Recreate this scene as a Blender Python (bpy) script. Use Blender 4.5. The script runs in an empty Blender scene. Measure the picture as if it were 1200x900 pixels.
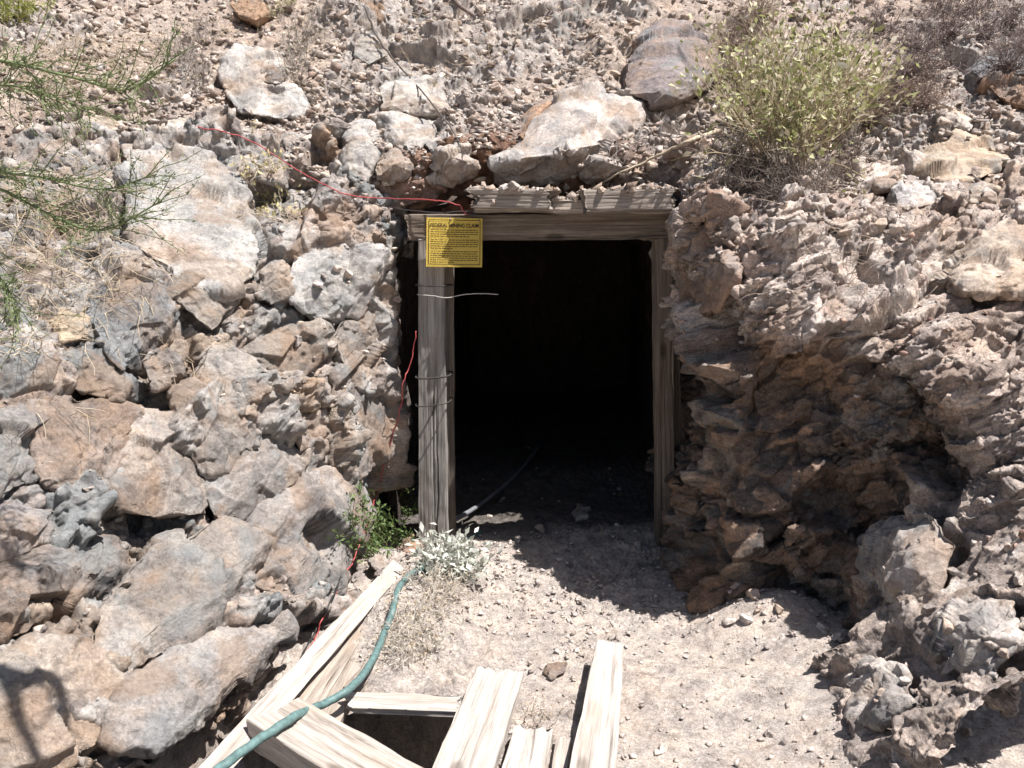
import bpy, math, random
import numpy as np
from mathutils import Vector, Matrix
from mathutils.bvhtree import BVHTree

R = math.radians
rng = np.random.default_rng(7)
random.seed(7)
S = bpy.context.scene
C = S.collection

# ------------------------------------------------------------------ camera, light, exposure
FPX = 1039.2                      # focal length in pixels of the 1200 px wide photograph
PITCH = R(9.0)
EYE = Vector((0.0, 0.0, 1.55))
cam_d = bpy.data.cameras.new('camera')
cam_d.sensor_width = 36.0
cam_d.lens = FPX / 1200 * 36.0
cam_d.clip_start = 0.05
cam_d.clip_end = 500
cam = bpy.data.objects.new('camera', cam_d)
C.objects.link(cam)
cam.location = EYE
cam.rotation_euler = (R(90) - PITCH, 0, 0)
S.camera = cam

SUN_TO = Vector((0.43, -0.17, 1.0)).normalized()      # direction towards the sun
world = bpy.data.worlds.new('World')
S.world = world
world.use_nodes = True
wn = world.node_tree.nodes
sky = wn.new('ShaderNodeTexSky')
sky.sky_type = 'NISHITA'
sky.sun_disc = False
sky.sun_elevation = math.asin(SUN_TO.z)
sky.sun_rotation = math.atan2(SUN_TO.x, SUN_TO.y)
sky.dust_density = 2.0
world.node_tree.links.new(sky.outputs[0], wn['Background'].inputs[0])
wn['Background'].inputs[1].default_value = 0.05
sun_d = bpy.data.lights.new('sun', 'SUN')
sun_d.energy = 5.0
sun_d.angle = R(0.53)
sun_d.color = (1.0, 0.955, 0.92)
sun = bpy.data.objects.new('sun', sun_d)
C.objects.link(sun)
sun.rotation_euler = SUN_TO.to_track_quat('Z', 'Y').to_euler()
S.view_settings.view_transform = 'Standard'
S.view_settings.look = 'None'
S.view_settings.exposure = 1.03
S.view_settings.gamma = 1.0
S.view_settings.use_curve_mapping = False

# ------------------------------------------------------------------ projection helpers
cp, sp = math.cos(PITCH), math.sin(PITCH)


def ray(px, py):
    a = (px - 600) / FPX
    b = (450 - py) / FPX
    return Vector((a, cp + b * sp, -sp + b * cp))


def P(px, py, Y):
    d = ray(px, py)
    return EYE + d * (Y / d.y)


def G(px, py, z=0.0):
    d = ray(px, py)
    return EYE + d * ((z - EYE.z) / d.z)


# ------------------------------------------------------------------ numpy noise
def _h(ix, iy, iz, s):
    n = (ix.astype(np.uint32) * np.uint32(374761393) + iy.astype(np.uint32) * np.uint32(668265263)
         + iz.astype(np.uint32) * np.uint32(2246822519) + np.uint32((s * 3266489917 + 12345) & 0xffffffff))
    n = (n ^ (n >> np.uint32(13))) * np.uint32(1274126177)
    n = (n ^ (n >> np.uint32(15))) * np.uint32(2654435761)
    n = n ^ (n >> np.uint32(16))
    return n.astype(np.float32) * np.float32(1 / 4294967296.0)


def vnoise(p, s=0):
    f = np.floor(p)
    i = f.astype(np.int64)
    t = (p - f).astype(np.float32)
    t = t * t * t * (t * (t * 6 - 15) + 10)
    x, y, z = i[:, 0], i[:, 1], i[:, 2]
    tx, ty, tz = t[:, 0], t[:, 1], t[:, 2]
    r = 0
    for dx in (0, 1):
        wx = tx if dx else 1 - tx
        for dy in (0, 1):
            wy = ty if dy else 1 - ty
            for dz in (0, 1):
                wz = tz if dz else 1 - tz
                r = r + _h(x + dx, y + dy, z + dz, s) * (wx * wy * wz)
    return r * 2 - 1


ROT = np.array([[0.0, 0.8, 0.6], [-0.8, 0.36, -0.48], [-0.6, -0.48, 0.64]])


def fbm(p, octv=4, s=0, gain=0.5, ridged=False):
    a, r, q, tot = 1.0, 0, p, 0
    for k in range(octv):
        n = vnoise(q, s + k * 17)
        if ridged:
            n = 1 - 2 * np.abs(n)
        r = r + a * n
        tot += a
        a *= gain
        q = (q @ ROT) * 2.03 + 11.3
    return r / tot


def voro(p, s=0):
    """three nearest jittered cells: distances (3,N), ids (3,N,3), centres (3,N,3)"""
    N = len(p)
    p = p.astype(np.float32)
    D = np.empty((3, N), np.float32)
    I = np.empty((3, N, 3), np.int32)
    Cn = np.empty((3, N, 3), np.float32)
    for a in range(0, N, 60000):
        q = p[a:a + 60000]
        f = np.floor(q).astype(np.int32)
        n = len(q)
        dd = np.empty((27, n), np.float32)
        cc = np.empty((27, n, 3), np.float32)
        k = 0
        offs = []
        for dx in (-1, 0, 1):
            for dy in (-1, 0, 1):
                for dz in (-1, 0, 1):
                    x, y, z = f[:, 0] + dx, f[:, 1] + dy, f[:, 2] + dz
                    cc[k, :, 0] = x + _h(x, y, z, s)
                    cc[k, :, 1] = y + _h(x, y, z, s + 1)
                    cc[k, :, 2] = z + _h(x, y, z, s + 2)
                    t = cc[k] - q
                    dd[k] = t[:, 0] * t[:, 0] + t[:, 1] * t[:, 1] + t[:, 2] * t[:, 2]
                    offs.append((dx, dy, dz))
                    k += 1
        offs = np.array(offs, np.int32)
        o = np.argpartition(dd, 3, axis=0)[:3]
        ds = np.take_along_axis(dd, o, 0)
        r = np.argsort(ds, axis=0)
        o = np.take_along_axis(o, r, 0)
        j = np.arange(n)
        for m in range(3):
            D[m, a:a + n] = np.sqrt(dd[o[m], j])
            I[m, a:a + n] = f + offs[o[m]]
            Cn[m, a:a + n] = cc[o[m], j]
    return D, I, Cn


def sstep(a, b, x):
    t = np.clip((x - a) / (b - a), 0, 1)
    return t * t * (3 - 2 * t)


def rotm(ax, ay, az):
    return np.array(Matrix.Rotation(R(az), 3, 'Z') @ Matrix.Rotation(R(ay), 3, 'Y') @ Matrix.Rotation(R(ax), 3, 'X'))


def facets(p, size, s, stretch=(1, 1, 1), rot=(0, 0, 0), tilt=0.25, step=0.15, warp=0.25, cap=0.30, slope=0.5, blend=0.30):
    """fractured rock: every Voronoi cell is a block with a tilted flat top and bevelled edges.
    returns height (m), gap to the next cell, cell random"""
    st = np.array(stretch)
    q = (p @ rotm(*rot)) / (st * size)
    q0 = q
    if warp:
        w = np.stack([fbm(q * 1.1 + 5 * k, 3, s + 31 * k) for k in range(3)], 1)
        q = q + w * warp
    D, I, Cn = voro(q, s)
    top, ws = 0, 0
    for m in range(3):
        x, y, z = I[m][:, 0], I[m][:, 1], I[m][:, 2]
        dv = np.stack([_h(x, y, z, s + 5 + k) for k in range(3)], 1) * 2 - 1
        w_ = np.clip(1 - (D[m] - D[0]) / blend, 0, 1)
        w_ = w_ * w_ * (3 - 2 * w_) + 1e-6
        top = top + w_ * (((q0 - Cn[m]) * dv).sum(1) * tilt * 2 + (_h(x, y, z, s + 9) - 0.5) * step * 2)
        ws = ws + w_
        if m == 0:
            rnd = _h(x, y, z, s + 13)
    top = top / ws
    sep = np.sqrt(((Cn[1] - Cn[0]) ** 2).sum(1)) + 1e-5
    g = (D[1] * D[1] - D[0] * D[0]) / (2 * sep)            # distance to the border plane
    e = np.minimum(g, cap) / cap
    e = e * (2 - e)
    h = top + (e - 1) * cap * slope
    return h * size, g, rnd


def palette(t, cols):
    cols = np.array(cols, np.float32)
    n = len(cols) - 1
    t = np.clip(t, 0, 0.9999) * n
    i = t.astype(int)
    f = (t - i)[:, None]
    f = f * f * (3 - 2 * f)
    return cols[i] * (1 - f) + cols[i + 1] * f


# ------------------------------------------------------------------ mesh helpers
def mesh(name, V, F, col=None, smooth=False):
    V = np.asarray(V, np.float32)
    if not isinstance(F, list):
        F = [F]
    F = [np.asarray(f, np.int32) for f in F if len(f)]
    m = bpy.data.meshes.new(name)
    m.vertices.add(len(V))
    m.vertices.foreach_set('co', V.ravel())
    loops = np.concatenate([f.ravel() for f in F])
    tot = np.concatenate([np.full(len(f), f.shape[1], np.int32) for f in F])
    st = np.concatenate([[0], np.cumsum(tot)[:-1]]).astype(np.int32)
    m.loops.add(len(loops))
    m.loops.foreach_set('vertex_index', loops)
    m.polygons.add(len(tot))
    m.polygons.foreach_set('loop_start', st)
    m.polygons.foreach_set('loop_total', tot)
    if smooth:
        m.polygons.foreach_set('use_smooth', np.ones(len(tot), bool))
    m.update(calc_edges=True)
    if col is not None:
        at = m.color_attributes.new('col', 'FLOAT_COLOR', 'POINT')
        c4 = np.ones((len(V), 4), np.float32)
        c4[:, :3] = col
        at.data.foreach_set('color', c4.ravel())
    m.validate()
    return m


def obj(name, me, mat=None, parent=None):
    o = bpy.data.objects.new(name, me)
    C.objects.link(o)
    if mat is not None and me is not None and not me.materials:
        me.materials.append(mat)
    if parent is not None:
        o.parent = parent
    return o


def tag(o, label, cat, group=None, kind=None):
    if label:
        o['label'] = label
    if cat:
        o['category'] = cat
    if group:
        o['group'] = group
    if kind:
        o['kind'] = kind
    return o


def thing(name, label, cat, loc=(0, 0, 0), group=None):
    o = bpy.data.objects.new(name, None)
    o.empty_display_size = 0.1
    C.objects.link(o)
    o.location = loc
    return tag(o, label, cat, group)


def struct(o):
    o['kind'] = 'structure'
    return o


class MB:
    """collects pieces into one mesh"""

    def __init__(self):
        self.v, self.f3, self.f4, self.c, self.n = [], [], [], [], 0

    def add(self, V, F, col=(1, 1, 1)):
        V = np.asarray(V, np.float32)
        F = np.asarray(F, np.int64)
        (self.f3 if F.shape[1] == 3 else self.f4).append(F + self.n)
        self.v.append(V)
        col = np.asarray(col, np.float32)
        self.c.append(np.broadcast_to(col, (len(V), 3)))
        self.n += len(V)

    def tube(self, pts, r0, r1=None, sides=5, col=(1, 1, 1), cap=True):
        pts = np.asarray([tuple(q) for q in pts], float)
        n = len(pts)
        r1 = r0 if r1 is None else r1
        rad = np.linspace(r0, r1, n) if np.isscalar(r0) else np.asarray(r0)
        d = np.gradient(pts, axis=0)
        d /= np.linalg.norm(d, axis=1)[:, None] + 1e-9
        up = np.array([0.31, 0.17, 0.93])
        if abs(d[0] @ up) > 0.95:
            up = np.array([1.0, 0.1, 0])
        V = []
        a = np.cross(d[0], up)
        a /= np.linalg.norm(a)
        ang = np.linspace(0, 2 * np.pi, sides, endpoint=False)
        for k in range(n):
            a = a - d[k] * (a @ d[k])
            a /= np.linalg.norm(a) + 1e-9
            b = np.cross(d[k], a)
            V.append(pts[k] + rad[k] * (np.cos(ang)[:, None] * a + np.sin(ang)[:, None] * b))
        V = np.concatenate(V)
        i = np.arange(n - 1)[:, None] * sides
        j = np.arange(sides)[None]
        jn = (j + 1) % sides
        F = np.stack([i + j, i + jn, i + sides + jn, i + sides + j], -1).reshape(-1, 4)
        b0 = self.n
        self.add(V, F, col)
        if cap and sides == 4:
            self.f4.append(np.array([[3, 2, 1, 0], [(n - 1) * 4 + k for k in range(4)]]) + b0)
        elif cap and sides > 4:
            t = [[0, k + 1, k] for k in range(1, sides - 1)]
            t += [[(n - 1) * sides, (n - 1) * sides + k, (n - 1) * sides + k + 1] for k in range(1, sides - 1)]
            self.f3.append(np.array(t) + b0)

    def mesh(self, name, smooth=False):
        F = []
        if self.f3:
            F.append(np.concatenate(self.f3))
        if self.f4:
            F.append(np.concatenate(self.f4))
        return mesh(name, np.concatenate(self.v), F, np.concatenate(self.c), smooth)


def grid_faces(nr, nc):
    i = np.arange(nr - 1)[:, None] * nc
    j = np.arange(nc - 1)[None]
    return np.stack([i + j, i + j + 1, i + nc + j + 1, i + nc + j], -1).reshape(-1, 4)


def crom(A, n, axis=0):
    """Catmull-Rom resample of control array along an axis"""
    A = np.moveaxis(np.asarray(A, float), axis, 0)
    k = len(A)
    pad = np.concatenate([2 * A[:1] - A[1:2], A, 2 * A[-1:] - A[-2:-1]])
    t = np.linspace(0, k - 1, n)
    i = np.minimum(t.astype(int), k - 2)
    f = (t - i).reshape((-1,) + (1,) * (A.ndim - 1))
    p0, p1, p2, p3 = pad[i], pad[i + 1], pad[i + 2], pad[i + 3]
    r = 0.5 * (2 * p1 + (p2 - p0) * f + (2 * p0 - 5 * p1 + 4 * p2 - p3) * f ** 2 + (3 * p1 - p0 - 3 * p2 + p3) * f ** 3)
    return np.moveaxis(r, 0, axis)


def grid_normals(V, flip=None):
    du = np.gradient(V, axis=0)
    dv = np.gradient(V, axis=1)
    n = np.cross(du, dv)
    n /= np.linalg.norm(n, axis=2)[:, :, None] + 1e-9
    if flip is None:
        flip = bool((n * (np.array(EYE) - V)).sum(2).mean() < 0)
    return -n if flip else n


def cr_param(n, k):
    return np.linspace(0, k - 1, n)


def bvh_grid(V, st):
    W = V[::st, ::st]
    return BVHTree.FromPolygons([tuple(x) for x in W.reshape(-1, 3)], grid_faces(W.shape[0], W.shape[1]).tolist())


BASE, FULL = [], []                # smooth and finished terrain for placing things on


def cast(trees, o, d):
    best = None
    for t in trees:
        h = t.ray_cast(o, d)
        if h[0] is not None and (best is None or h[3] < best[2]):
            n = h[1] if h[1].dot(d) < 0 else -h[1]
            best = (h[0], n, h[3])
    return best


def hit(px, py, trees=None):
    d = ray(px, py).normalized()
    return cast(trees if trees is not None else FULL, EYE, d)


def drop(x, y, z0=6.0):
    return cast(FULL, Vector((x, y, z0)), Vector((0, 0, -1)))


# ------------------------------------------------------------------ materials
def nt(name):
    m = bpy.data.materials.new(name)
    m.use_nodes = True
    t = m.node_tree
    b = t.nodes['Principled BSDF']
    b.inputs['Roughness'].default_value = 0.9
    b.inputs['Specular IOR Level'].default_value = 0.2
    return m, t, b


def node(t, typ, **kw):
    n = t.nodes.new(typ)
    for k, v in kw.items():
        if k.startswith('in_'):
            key = k[3:]
            n.inputs[int(key) if key.isdigit() else key.replace('_', ' ')].default_value = v
        else:
            setattr(n, k, v)
    return n


def mixc(t, fac, a, b, mode='MIX'):
    n = t.nodes.new('ShaderNodeMix')
    n.data_type = 'RGBA'
    n.blend_type = mode
    for s, v in ((0, fac), (6, a), (7, b)):
        if hasattr(v, 'is_output'):
            t.links.new(v, n.inputs[s])
        else:
            n.inputs[s].default_value = v if s == 0 else (v + (1,) if len(v) == 3 else v)
    return n.outputs[2]


def ramp(t, src, stops):
    n = t.nodes.new('ShaderNodeValToRGB')
    e = n.color_ramp.elements
    while len(e) < len(stops):
        e.new(0.5)
    for k, (p, c) in enumerate(stops):
        e[k].position = p
        e[k].color = (c, c, c, 1) if not isinstance(c, tuple) else c + (1,)
    t.links.new(src, n.inputs[0])
    return n.outputs[0]


def mat_rock(name, speck=0.5, bump=0.5, lichen=True, rough=0.9, fine=1.0, patch=0.0):
    m, t, b = nt(name)
    geo = node(t, 'ShaderNodeNewGeometry')
    at = node(t, 'ShaderNodeAttribute', attribute_name='col')
    pos = geo.outputs['Position']
    n1 = node(t, 'ShaderNodeTexNoise', in_Scale=9.0, in_Detail=8.0, in_Roughness=0.65)
    n2 = node(t, 'ShaderNodeTexNoise', in_Scale=85.0 * fine, in_Detail=7.0, in_Roughness=0.8)
    n3 = node(t, 'ShaderNodeTexNoise', in_Scale=26.0, in_Detail=6.0, in_Roughness=0.75)
    vo = node(t, 'ShaderNodeTexVoronoi', in_Scale=42.0 * fine, feature='DISTANCE_TO_EDGE')
    wp = node(t, 'ShaderNodeVectorMath', operation='MULTIPLY_ADD')
    t.links.new(n3.outputs['Color'], wp.inputs[0])
    wp.inputs[1].default_value = (0.05, 0.05, 0.05)
    t.links.new(pos, wp.inputs[2])
    for n in (n1, n2, n3):
        t.links.new(pos, n.inputs['Vector'])
    t.links.new(wp.outputs[0], vo.inputs['Vector'])
    c = at.outputs['Color']
    c = mixc(t, 1.0, c, ramp(t, n1.outputs[0], [(0.3, (0.62, 0.62, 0.64)), (0.5, (1, 1, 1)), (0.7, (1.28, 1.22, 1.14))]), 'MULTIPLY')
    c = mixc(t, speck, c, mixc(t, 1.0, c, ramp(t, n2.outputs[0], [(0.36, 0.25), (0.5, 1.0), (0.62, 1.7)]), 'MULTIPLY'))
    c = mixc(t, 0.6, c, mixc(t, 1.0, c, ramp(t, n3.outputs[0], [(0.38, 0.55), (0.46, 1.0), (0.60, 1.3)]), 'MULTIPLY'))
    if patch:
        n4 = node(t, 'ShaderNodeTexNoise', in_Scale=4.5, in_Detail=7.0, in_Roughness=0.62, in_Distortion=0.4)
        t.links.new(pos, n4.inputs['Vector'])
        c = mixc(t, ramp(t, n4.outputs[0], [(0.52, 0.0), (0.60, patch)]), c, (0.27, 0.185, 0.125))
        c = mixc(t, ramp(t, n4.outputs[0], [(0.36, patch), (0.45, 0.0)]), c, (0.25, 0.265, 0.265))
    if lichen:
        f = ramp(t, n3.outputs[0], [(0.60, 0.0), (0.74, 0.4)])
        c = mixc(t, f, c, (0.30, 0.19, 0.11))
        f2 = ramp(t, n1.outputs[0], [(0.28, 0.4), (0.38, 0.0)])
        c = mixc(t, f2, c, (0.27, 0.285, 0.29))
    t.links.new(c, b.inputs['Base Color'])
    b.inputs['Roughness'].default_value = rough
    hmix = node(t, 'ShaderNodeMath', operation='MULTIPLY_ADD')
    t.links.new(n2.outputs[0], hmix.inputs[0])
    hmix.inputs[1].default_value = 0.6
    t.links.new(n3.outputs[0], hmix.inputs[2])
    cr = node(t, 'ShaderNodeMath', operation='MULTIPLY_ADD')
    t.links.new(ramp(t, vo.outputs[0], [(0.0, 0.0), (0.09, 1.0)]), cr.inputs[0])
    cr.inputs[1].default_value = 0.10
    t.links.new(hmix.outputs[0], cr.inputs[2])
    bp = node(t, 'ShaderNodeBump', in_Strength=min(1.0, bump * 1.6), in_Distance=0.02)
    t.links.new(cr.outputs[0], bp.inputs['Height'])
    t.links.new(bp.outputs[0], b.inputs['Normal'])
    return m


def mat_plain(name, var=0.5, scale=30.0, rough=0.85, trans=0.0, spec=0.2):
    """colour from the mesh attribute, broken up by noise"""
    m, t, b = nt(name)
    at = node(t, 'ShaderNodeAttribute', attribute_name='col')
    geo = node(t, 'ShaderNodeNewGeometry')
    n = node(t, 'ShaderNodeTexNoise', in_Scale=scale, in_Detail=5.0, in_Roughness=0.65)
    t.links.new(geo.outputs['Position'], n.inputs['Vector'])
    c = mixc(t, var, at.outputs['Color'], mixc(t, 1.0, at.outputs['Color'], ramp(t, n.outputs[0], [(0.3, 0.35), (0.7, 1.6)]), 'MULTIPLY'))
    t.links.new(c, b.inputs['Base Color'])
    b.inputs['Roughness'].default_value = rough
    b.inputs['Specular IOR Level'].default_value = spec
    if trans:
        out = t.nodes['Material Output']
        tl = node(t, 'ShaderNodeBsdfTranslucent')
        t.links.new(c, tl.inputs['Color'])
        mx = node(t, 'ShaderNodeMixShader', in_0=trans)
        t.links.new(b.outputs[0], mx.inputs[1])
        t.links.new(tl.outputs[0], mx.inputs[2])
        t.links.new(mx.outputs[0], out.inputs[0])
    return m


def mat_wood(name, dark, light, stain, grain=1.0):
    """weathered timber; the grain runs along the local X axis of the piece"""
    m, t, b = nt(name)
    tc = node(t, 'ShaderNodeTexCoord')
    oi = node(t, 'ShaderNodeObjectInfo')
    ad = node(t, 'ShaderNodeVectorMath', operation='ADD')
    t.links.new(tc.outputs['Object'], ad.inputs[0])
    t.links.new(oi.outputs['Random'], ad.inputs[1])

    def nz(sx, sy, sc, det, rough=0.6, dist=0.0):
        mp = node(t, 'ShaderNodeMapping')
        mp.inputs['Scale'].default_value = (sx, sy, sy)
        t.links.new(ad.outputs[0], mp.inputs[0])
        n = node(t, 'ShaderNodeTexNoise', in_Scale=sc, in_Detail=det, in_Roughness=rough, in_Distortion=dist)
        t.links.new(mp.outputs[0], n.inputs['Vector'])
        return n.outputs[0]
    g1 = nz(0.9, 26 * grain, 2.0, 5.0, 0.7, 0.35)
    g2 = nz(2.0, 110 * grain, 1.6, 4.0, 0.7)
    st = nz(1.6, 5, 1.6, 6.0, 0.65)
    c = ramp(t, g1, [(0.30, dark), (0.42, tuple(0.5 * (x + y) for x, y in zip(dark, light))), (0.58, light), (0.75, tuple(min(1, x * 1.12) for x in light))])
    c = mixc(t, 0.55, c, mixc(t, 1.0, c, ramp(t, g2, [(0.3, 0.45), (0.55, 1.1), (0.7, 1.25)]), 'MULTIPLY'))
    c = mixc(t, ramp(t, st, [(0.5, 0.0), (0.66, 0.6)]), c, stain)
    kn = node(t, 'ShaderNodeTexVoronoi', in_Scale=1.0)
    mp = node(t, 'ShaderNodeMapping')
    mp.inputs['Scale'].default_value = (2.6, 7.0, 7.0)
    t.links.new(ad.outputs[0], mp.inputs[0])
    t.links.new(mp.outputs[0], kn.inputs['Vector'])
    c = mixc(t, ramp(t, kn.outputs['Distance'], [(0.09, 0.75), (0.16, 0.0)]), c, tuple(x * 0.4 for x in stain))
    t.links.new(c, b.inputs['Base Color'])
    hm = node(t, 'ShaderNodeMath', operation='MULTIPLY_ADD')
    t.links.new(g2, hm.inputs[0])
    hm.inputs[1].default_value = 0.5
    t.links.new(g1, hm.inputs[2])
    bp = node(t, 'ShaderNodeBump', in_Strength=0.7, in_Distance=0.008)
    t.links.new(hm.outputs[0], bp.inputs['Height'])
    t.links.new(bp.outputs[0], b.inputs['Normal'])
    return m


M_ROCK = mat_rock('weathered_rock', speck=0.3, patch=0.5)
M_CRUMB = mat_rock('crumbly_rock', speck=0.5, bump=0.8, fine=1.3)
M_SOIL = mat_rock('stony_soil', speck=0.35, bump=0.7, lichen=False, fine=1.6, rough=0.95)
M_STONE = mat_rock('loose_stone', speck=0.4, bump=0.35, lichen=False)
M_LEAF = mat_plain('leaf', 0.35, 25, 0.6, 0.25, 0.3)
M_TWIG = mat_plain('dry_twig', 0.6, 60, 0.85)
M_POST = mat_wood('grey_post_wood', (0.08, 0.075, 0.07), (0.29, 0.27, 0.25), (0.15, 0.125, 0.105))
M_LINTEL = mat_wood('brown_lintel_wood', (0.06, 0.05, 0.042), (0.20, 0.165, 0.135), (0.11, 0.08, 0.06))
M_CAP = mat_wood('earthy_plank_wood', (0.09, 0.075, 0.062), (0.27, 0.235, 0.205), (0.17, 0.13, 0.10))
M_PALE = mat_wood('sun_bleached_wood', (0.17, 0.145, 0.125), (0.43, 0.385, 0.34), (0.30, 0.24, 0.19), 0.8)
M_WHITE = mat_wood('chalky_white_wood', (0.19, 0.165, 0.145), (0.47, 0.43, 0.39), (0.33, 0.275, 0.225), 0.8)
M_BROWN = mat_wood('weathered_brown_wood', (0.12, 0.095, 0.075), (0.37, 0.32, 0.275), (0.25, 0.19, 0.145))

PALE = (0.465, 0.43, 0.40); GREY = (0.36, 0.35, 0.335); BLUE = (0.30, 0.315, 0.315); TAN = (0.385, 0.31, 0.245)
RUST = (0.31, 0.175, 0.095); BRED = (0.25, 0.15, 0.11); DARK = (0.185, 0.17, 0.155); PINK = (0.41, 0.35, 0.315); CREAM = (0.50, 0.46, 0.42)

# ------------------------------------------------------------------ terrain
exec_order = []


def sheet(name, ctrl, nr, nc, flip, disp, mat, bst=8):
    ctrl = np.array([[tuple(q) for q in row] for row in ctrl], float)
    V = crom(crom(ctrl, nr, 0), nc, 1)
    N = grid_normals(V, False)
    flip = bool((N * (np.array(EYE) - V)).sum(2).mean() < 0)
    if flip:
        N = -N
    print('flip', name, flip)
    rr = np.repeat(cr_param(nr, ctrl.shape[0])[:, None], nc, 1).ravel()
    cc = np.repeat(cr_param(nc, ctrl.shape[1])[None], nr, 0).ravel()
    BASE.append(bvh_grid(V, bst))
    p = V.reshape(-1, 3)
    g = disp(p, rr, cc)
    h = next(g) - sink(p, BASE[-1])
    W = (p + N.reshape(-1, 3) * h[:, None]).reshape(nr, nc, 3)
    for _ in range(1):                       # let the grid settle over the new steps, then add the fine relief
        W[1:-1, 1:-1] = 0.4 * W[1:-1, 1:-1] + 0.15 * (W[:-2, 1:-1] + W[2:, 1:-1] + W[1:-1, :-2] + W[1:-1, 2:])
    N = grid_normals(W, flip)
    h, col = g.send(W.reshape(-1, 3))
    W = W + N * h.reshape(nr, nc, 1)
    if name == 'rock_bank':                  # nothing reaches past the right post into the opening
        m = (W[..., 1] > 3.85) & (W[..., 2] < 1.78)
        W[..., 0] = np.where(m, np.maximum(W[..., 0], 0.715 + 0.02 * np.abs(np.sin(W[..., 2] * 23))), W[..., 0])
    FULL.append(bvh_grid(W, 3))
    F = grid_faces(nr, nc)
    if flip:
        F = F[:, ::-1]
    o = obj(name, mesh(name, W.reshape(-1, 3), F, col), mat)
    return struct(o), W


BLOCKS = []


def B(name, label, cat, prot, thick, color, pts, ridge=(), rough=1.0):
    BLOCKS.append((name, label, cat, prot, thick, color, pts, ridge, rough))


# outlines in photograph pixels; each is cast onto the terrain to get its own distance, then given real thickness
B('rock_slab', 'large smooth pale grey slab topping the left outcrop', 'rock', 0.06, 0.30, (0.39, 0.375, 0.355),
  [(143, 167), (190, 163), (247, 177), (277, 207), (290, 250), (306, 292), (300, 322), (262, 345), (225, 340), (180, 305), (152, 287), (153, 233)], [(200, 205, .05), (240, 250, .06), (240, 295, .05), (278, 262, .03)])
B('rock_block', 'cracked brown-grey block under the lower tip of the large pale slab', 'rock', 0.03, 0.22, (0.33, 0.29, 0.25),
  [(193, 340), (217, 316), (257, 327), (290, 335), (262, 372), (247, 385), (228, 368)], [(240, 345, .05)])
B('rock_block', 'dark blue-grey angular block with a shaded lower face, jutting from the left outcrop', 'rock', 0.05, 0.28, (0.27, 0.27, 0.265),
  [(103, 367), (127, 343), (160, 328), (193, 350), (200, 362), (187, 387), (160, 412), (143, 430), (128, 420), (110, 397)], [(148, 388, .11), (145, 345, .07), (158, 405, .06)])
B('rock_block', 'flat-topped beige block left of the dark blue-grey angular block', 'rock', 0.04, 0.22, (0.40, 0.36, 0.32),
  [(53, 340), (90, 320), (110, 316), (140, 329), (122, 350), (102, 370), (72, 360)], [(100, 345, .08), (75, 340, .05)])
B('stone', 'small tan stone wedged below the flat-topped beige block', 'stone', 0.05, 0.15, (0.50, 0.40, 0.29),
  [(50, 380), (73, 362), (103, 373), (98, 396), (70, 402)], [(78, 376, .06)])
B('rock_block', 'dark grey slab lying in the shadow under the dark angular block', 'rock', 0.01, 0.22, (0.25, 0.25, 0.24),
  [(53, 423), (93, 400), (120, 412), (150, 445), (137, 468), (95, 458), (67, 443)], [(100, 430, .04)])
B('rock_block', 'small rounded brown block right of the shadowed dark grey slab', 'rock', 0.04, 0.18, (0.34, 0.29, 0.25),
  [(170, 427), (190, 411), (207, 420), (211, 435), (199, 448), (180, 455)], [(190, 432, .05)])
B('rock_block', 'big beige block with a dark overhung left side in the middle of the left outcrop', 'rock', 0.05, 0.32, (0.40, 0.36, 0.32),
  [(203, 463), (217, 443), (240, 414), (273, 417), (307, 443), (315, 482), (290, 527), (262, 546), (236, 550), (210, 500)], [(258, 503, .15), (262, 440, .10), (295, 470, .10), (234, 468, .12), (288, 515, .08)])
B('rock_block', 'rust-stained block above and right of the big overhung beige block', 'rock', 0.05, 0.26, (0.38, 0.33, 0.28),
  [(280, 410), (320, 387), (345, 379), (383, 383), (390, 410), (350, 440), (318, 452), (300, 432)], [(335, 412, .09), (300, 415, .06), (365, 400, .08)])
B('rock_block', 'large rust and grey mottled block at the left edge of the outcrop', 'rock', 0.05, 0.32, (0.36, 0.29, 0.24),
  [(48, 478), (77, 467), (110, 469), (153, 487), (155, 508), (134, 557), (112, 588), (67, 578), (47, 553), (44, 513)], [(95, 500, .10), (120, 530, .10), (75, 545, .09)])
B('rock_block', 'narrow grey block cut off by the left picture edge beside the mottled block', 'rock', 0.04, 0.30, (0.31, 0.29, 0.27),
  [(-25, 513), (-10, 490), (17, 484), (48, 478), (43, 517), (33, 565), (0, 580), (-30, 570)], [(15, 515, .09), (20, 550, .08)])
B('rock_block', 'pinkish beige block leaning against the right of the mottled block', 'rock', 0.03, 0.30, (0.43, 0.37, 0.32),
  [(155, 487), (165, 480), (197, 489), (222, 520), (248, 578), (232, 598), (190, 606), (127, 588), (146, 533)], [(180, 520, .09), (205, 560, .09), (170, 570, .07)])
B('rock_block', 'dark brown block split by cracks, lowest of the big blocks at the left edge', 'rock', 0.05, 0.32, (0.27, 0.23, 0.20),
  [(-30, 673), (27, 655), (57, 640), (107, 642), (111, 674), (68, 714), (33, 742), (0, 750), (-30, 750)], [(50, 672, .11), (85, 665, .10), (20, 705, .09)])
B('rock_block', 'grey block between the mottled block and the split dark brown block', 'rock', 0.05, 0.28, (0.34, 0.31, 0.29),
  [(-30, 600), (0, 590), (57, 598), (68, 622), (30, 645), (0, 655), (-30, 650)], [(25, 615, .09)])
B('rock_block', 'upright pale chip standing out of the outcrop at mid-height left of the grey post', 'rock', 0.05, 0.14, (0.42, 0.37, 0.33),
  [(350, 489), (367, 475), (379, 480), (377, 515), (352, 528)], [(366, 490, .07)])
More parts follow.
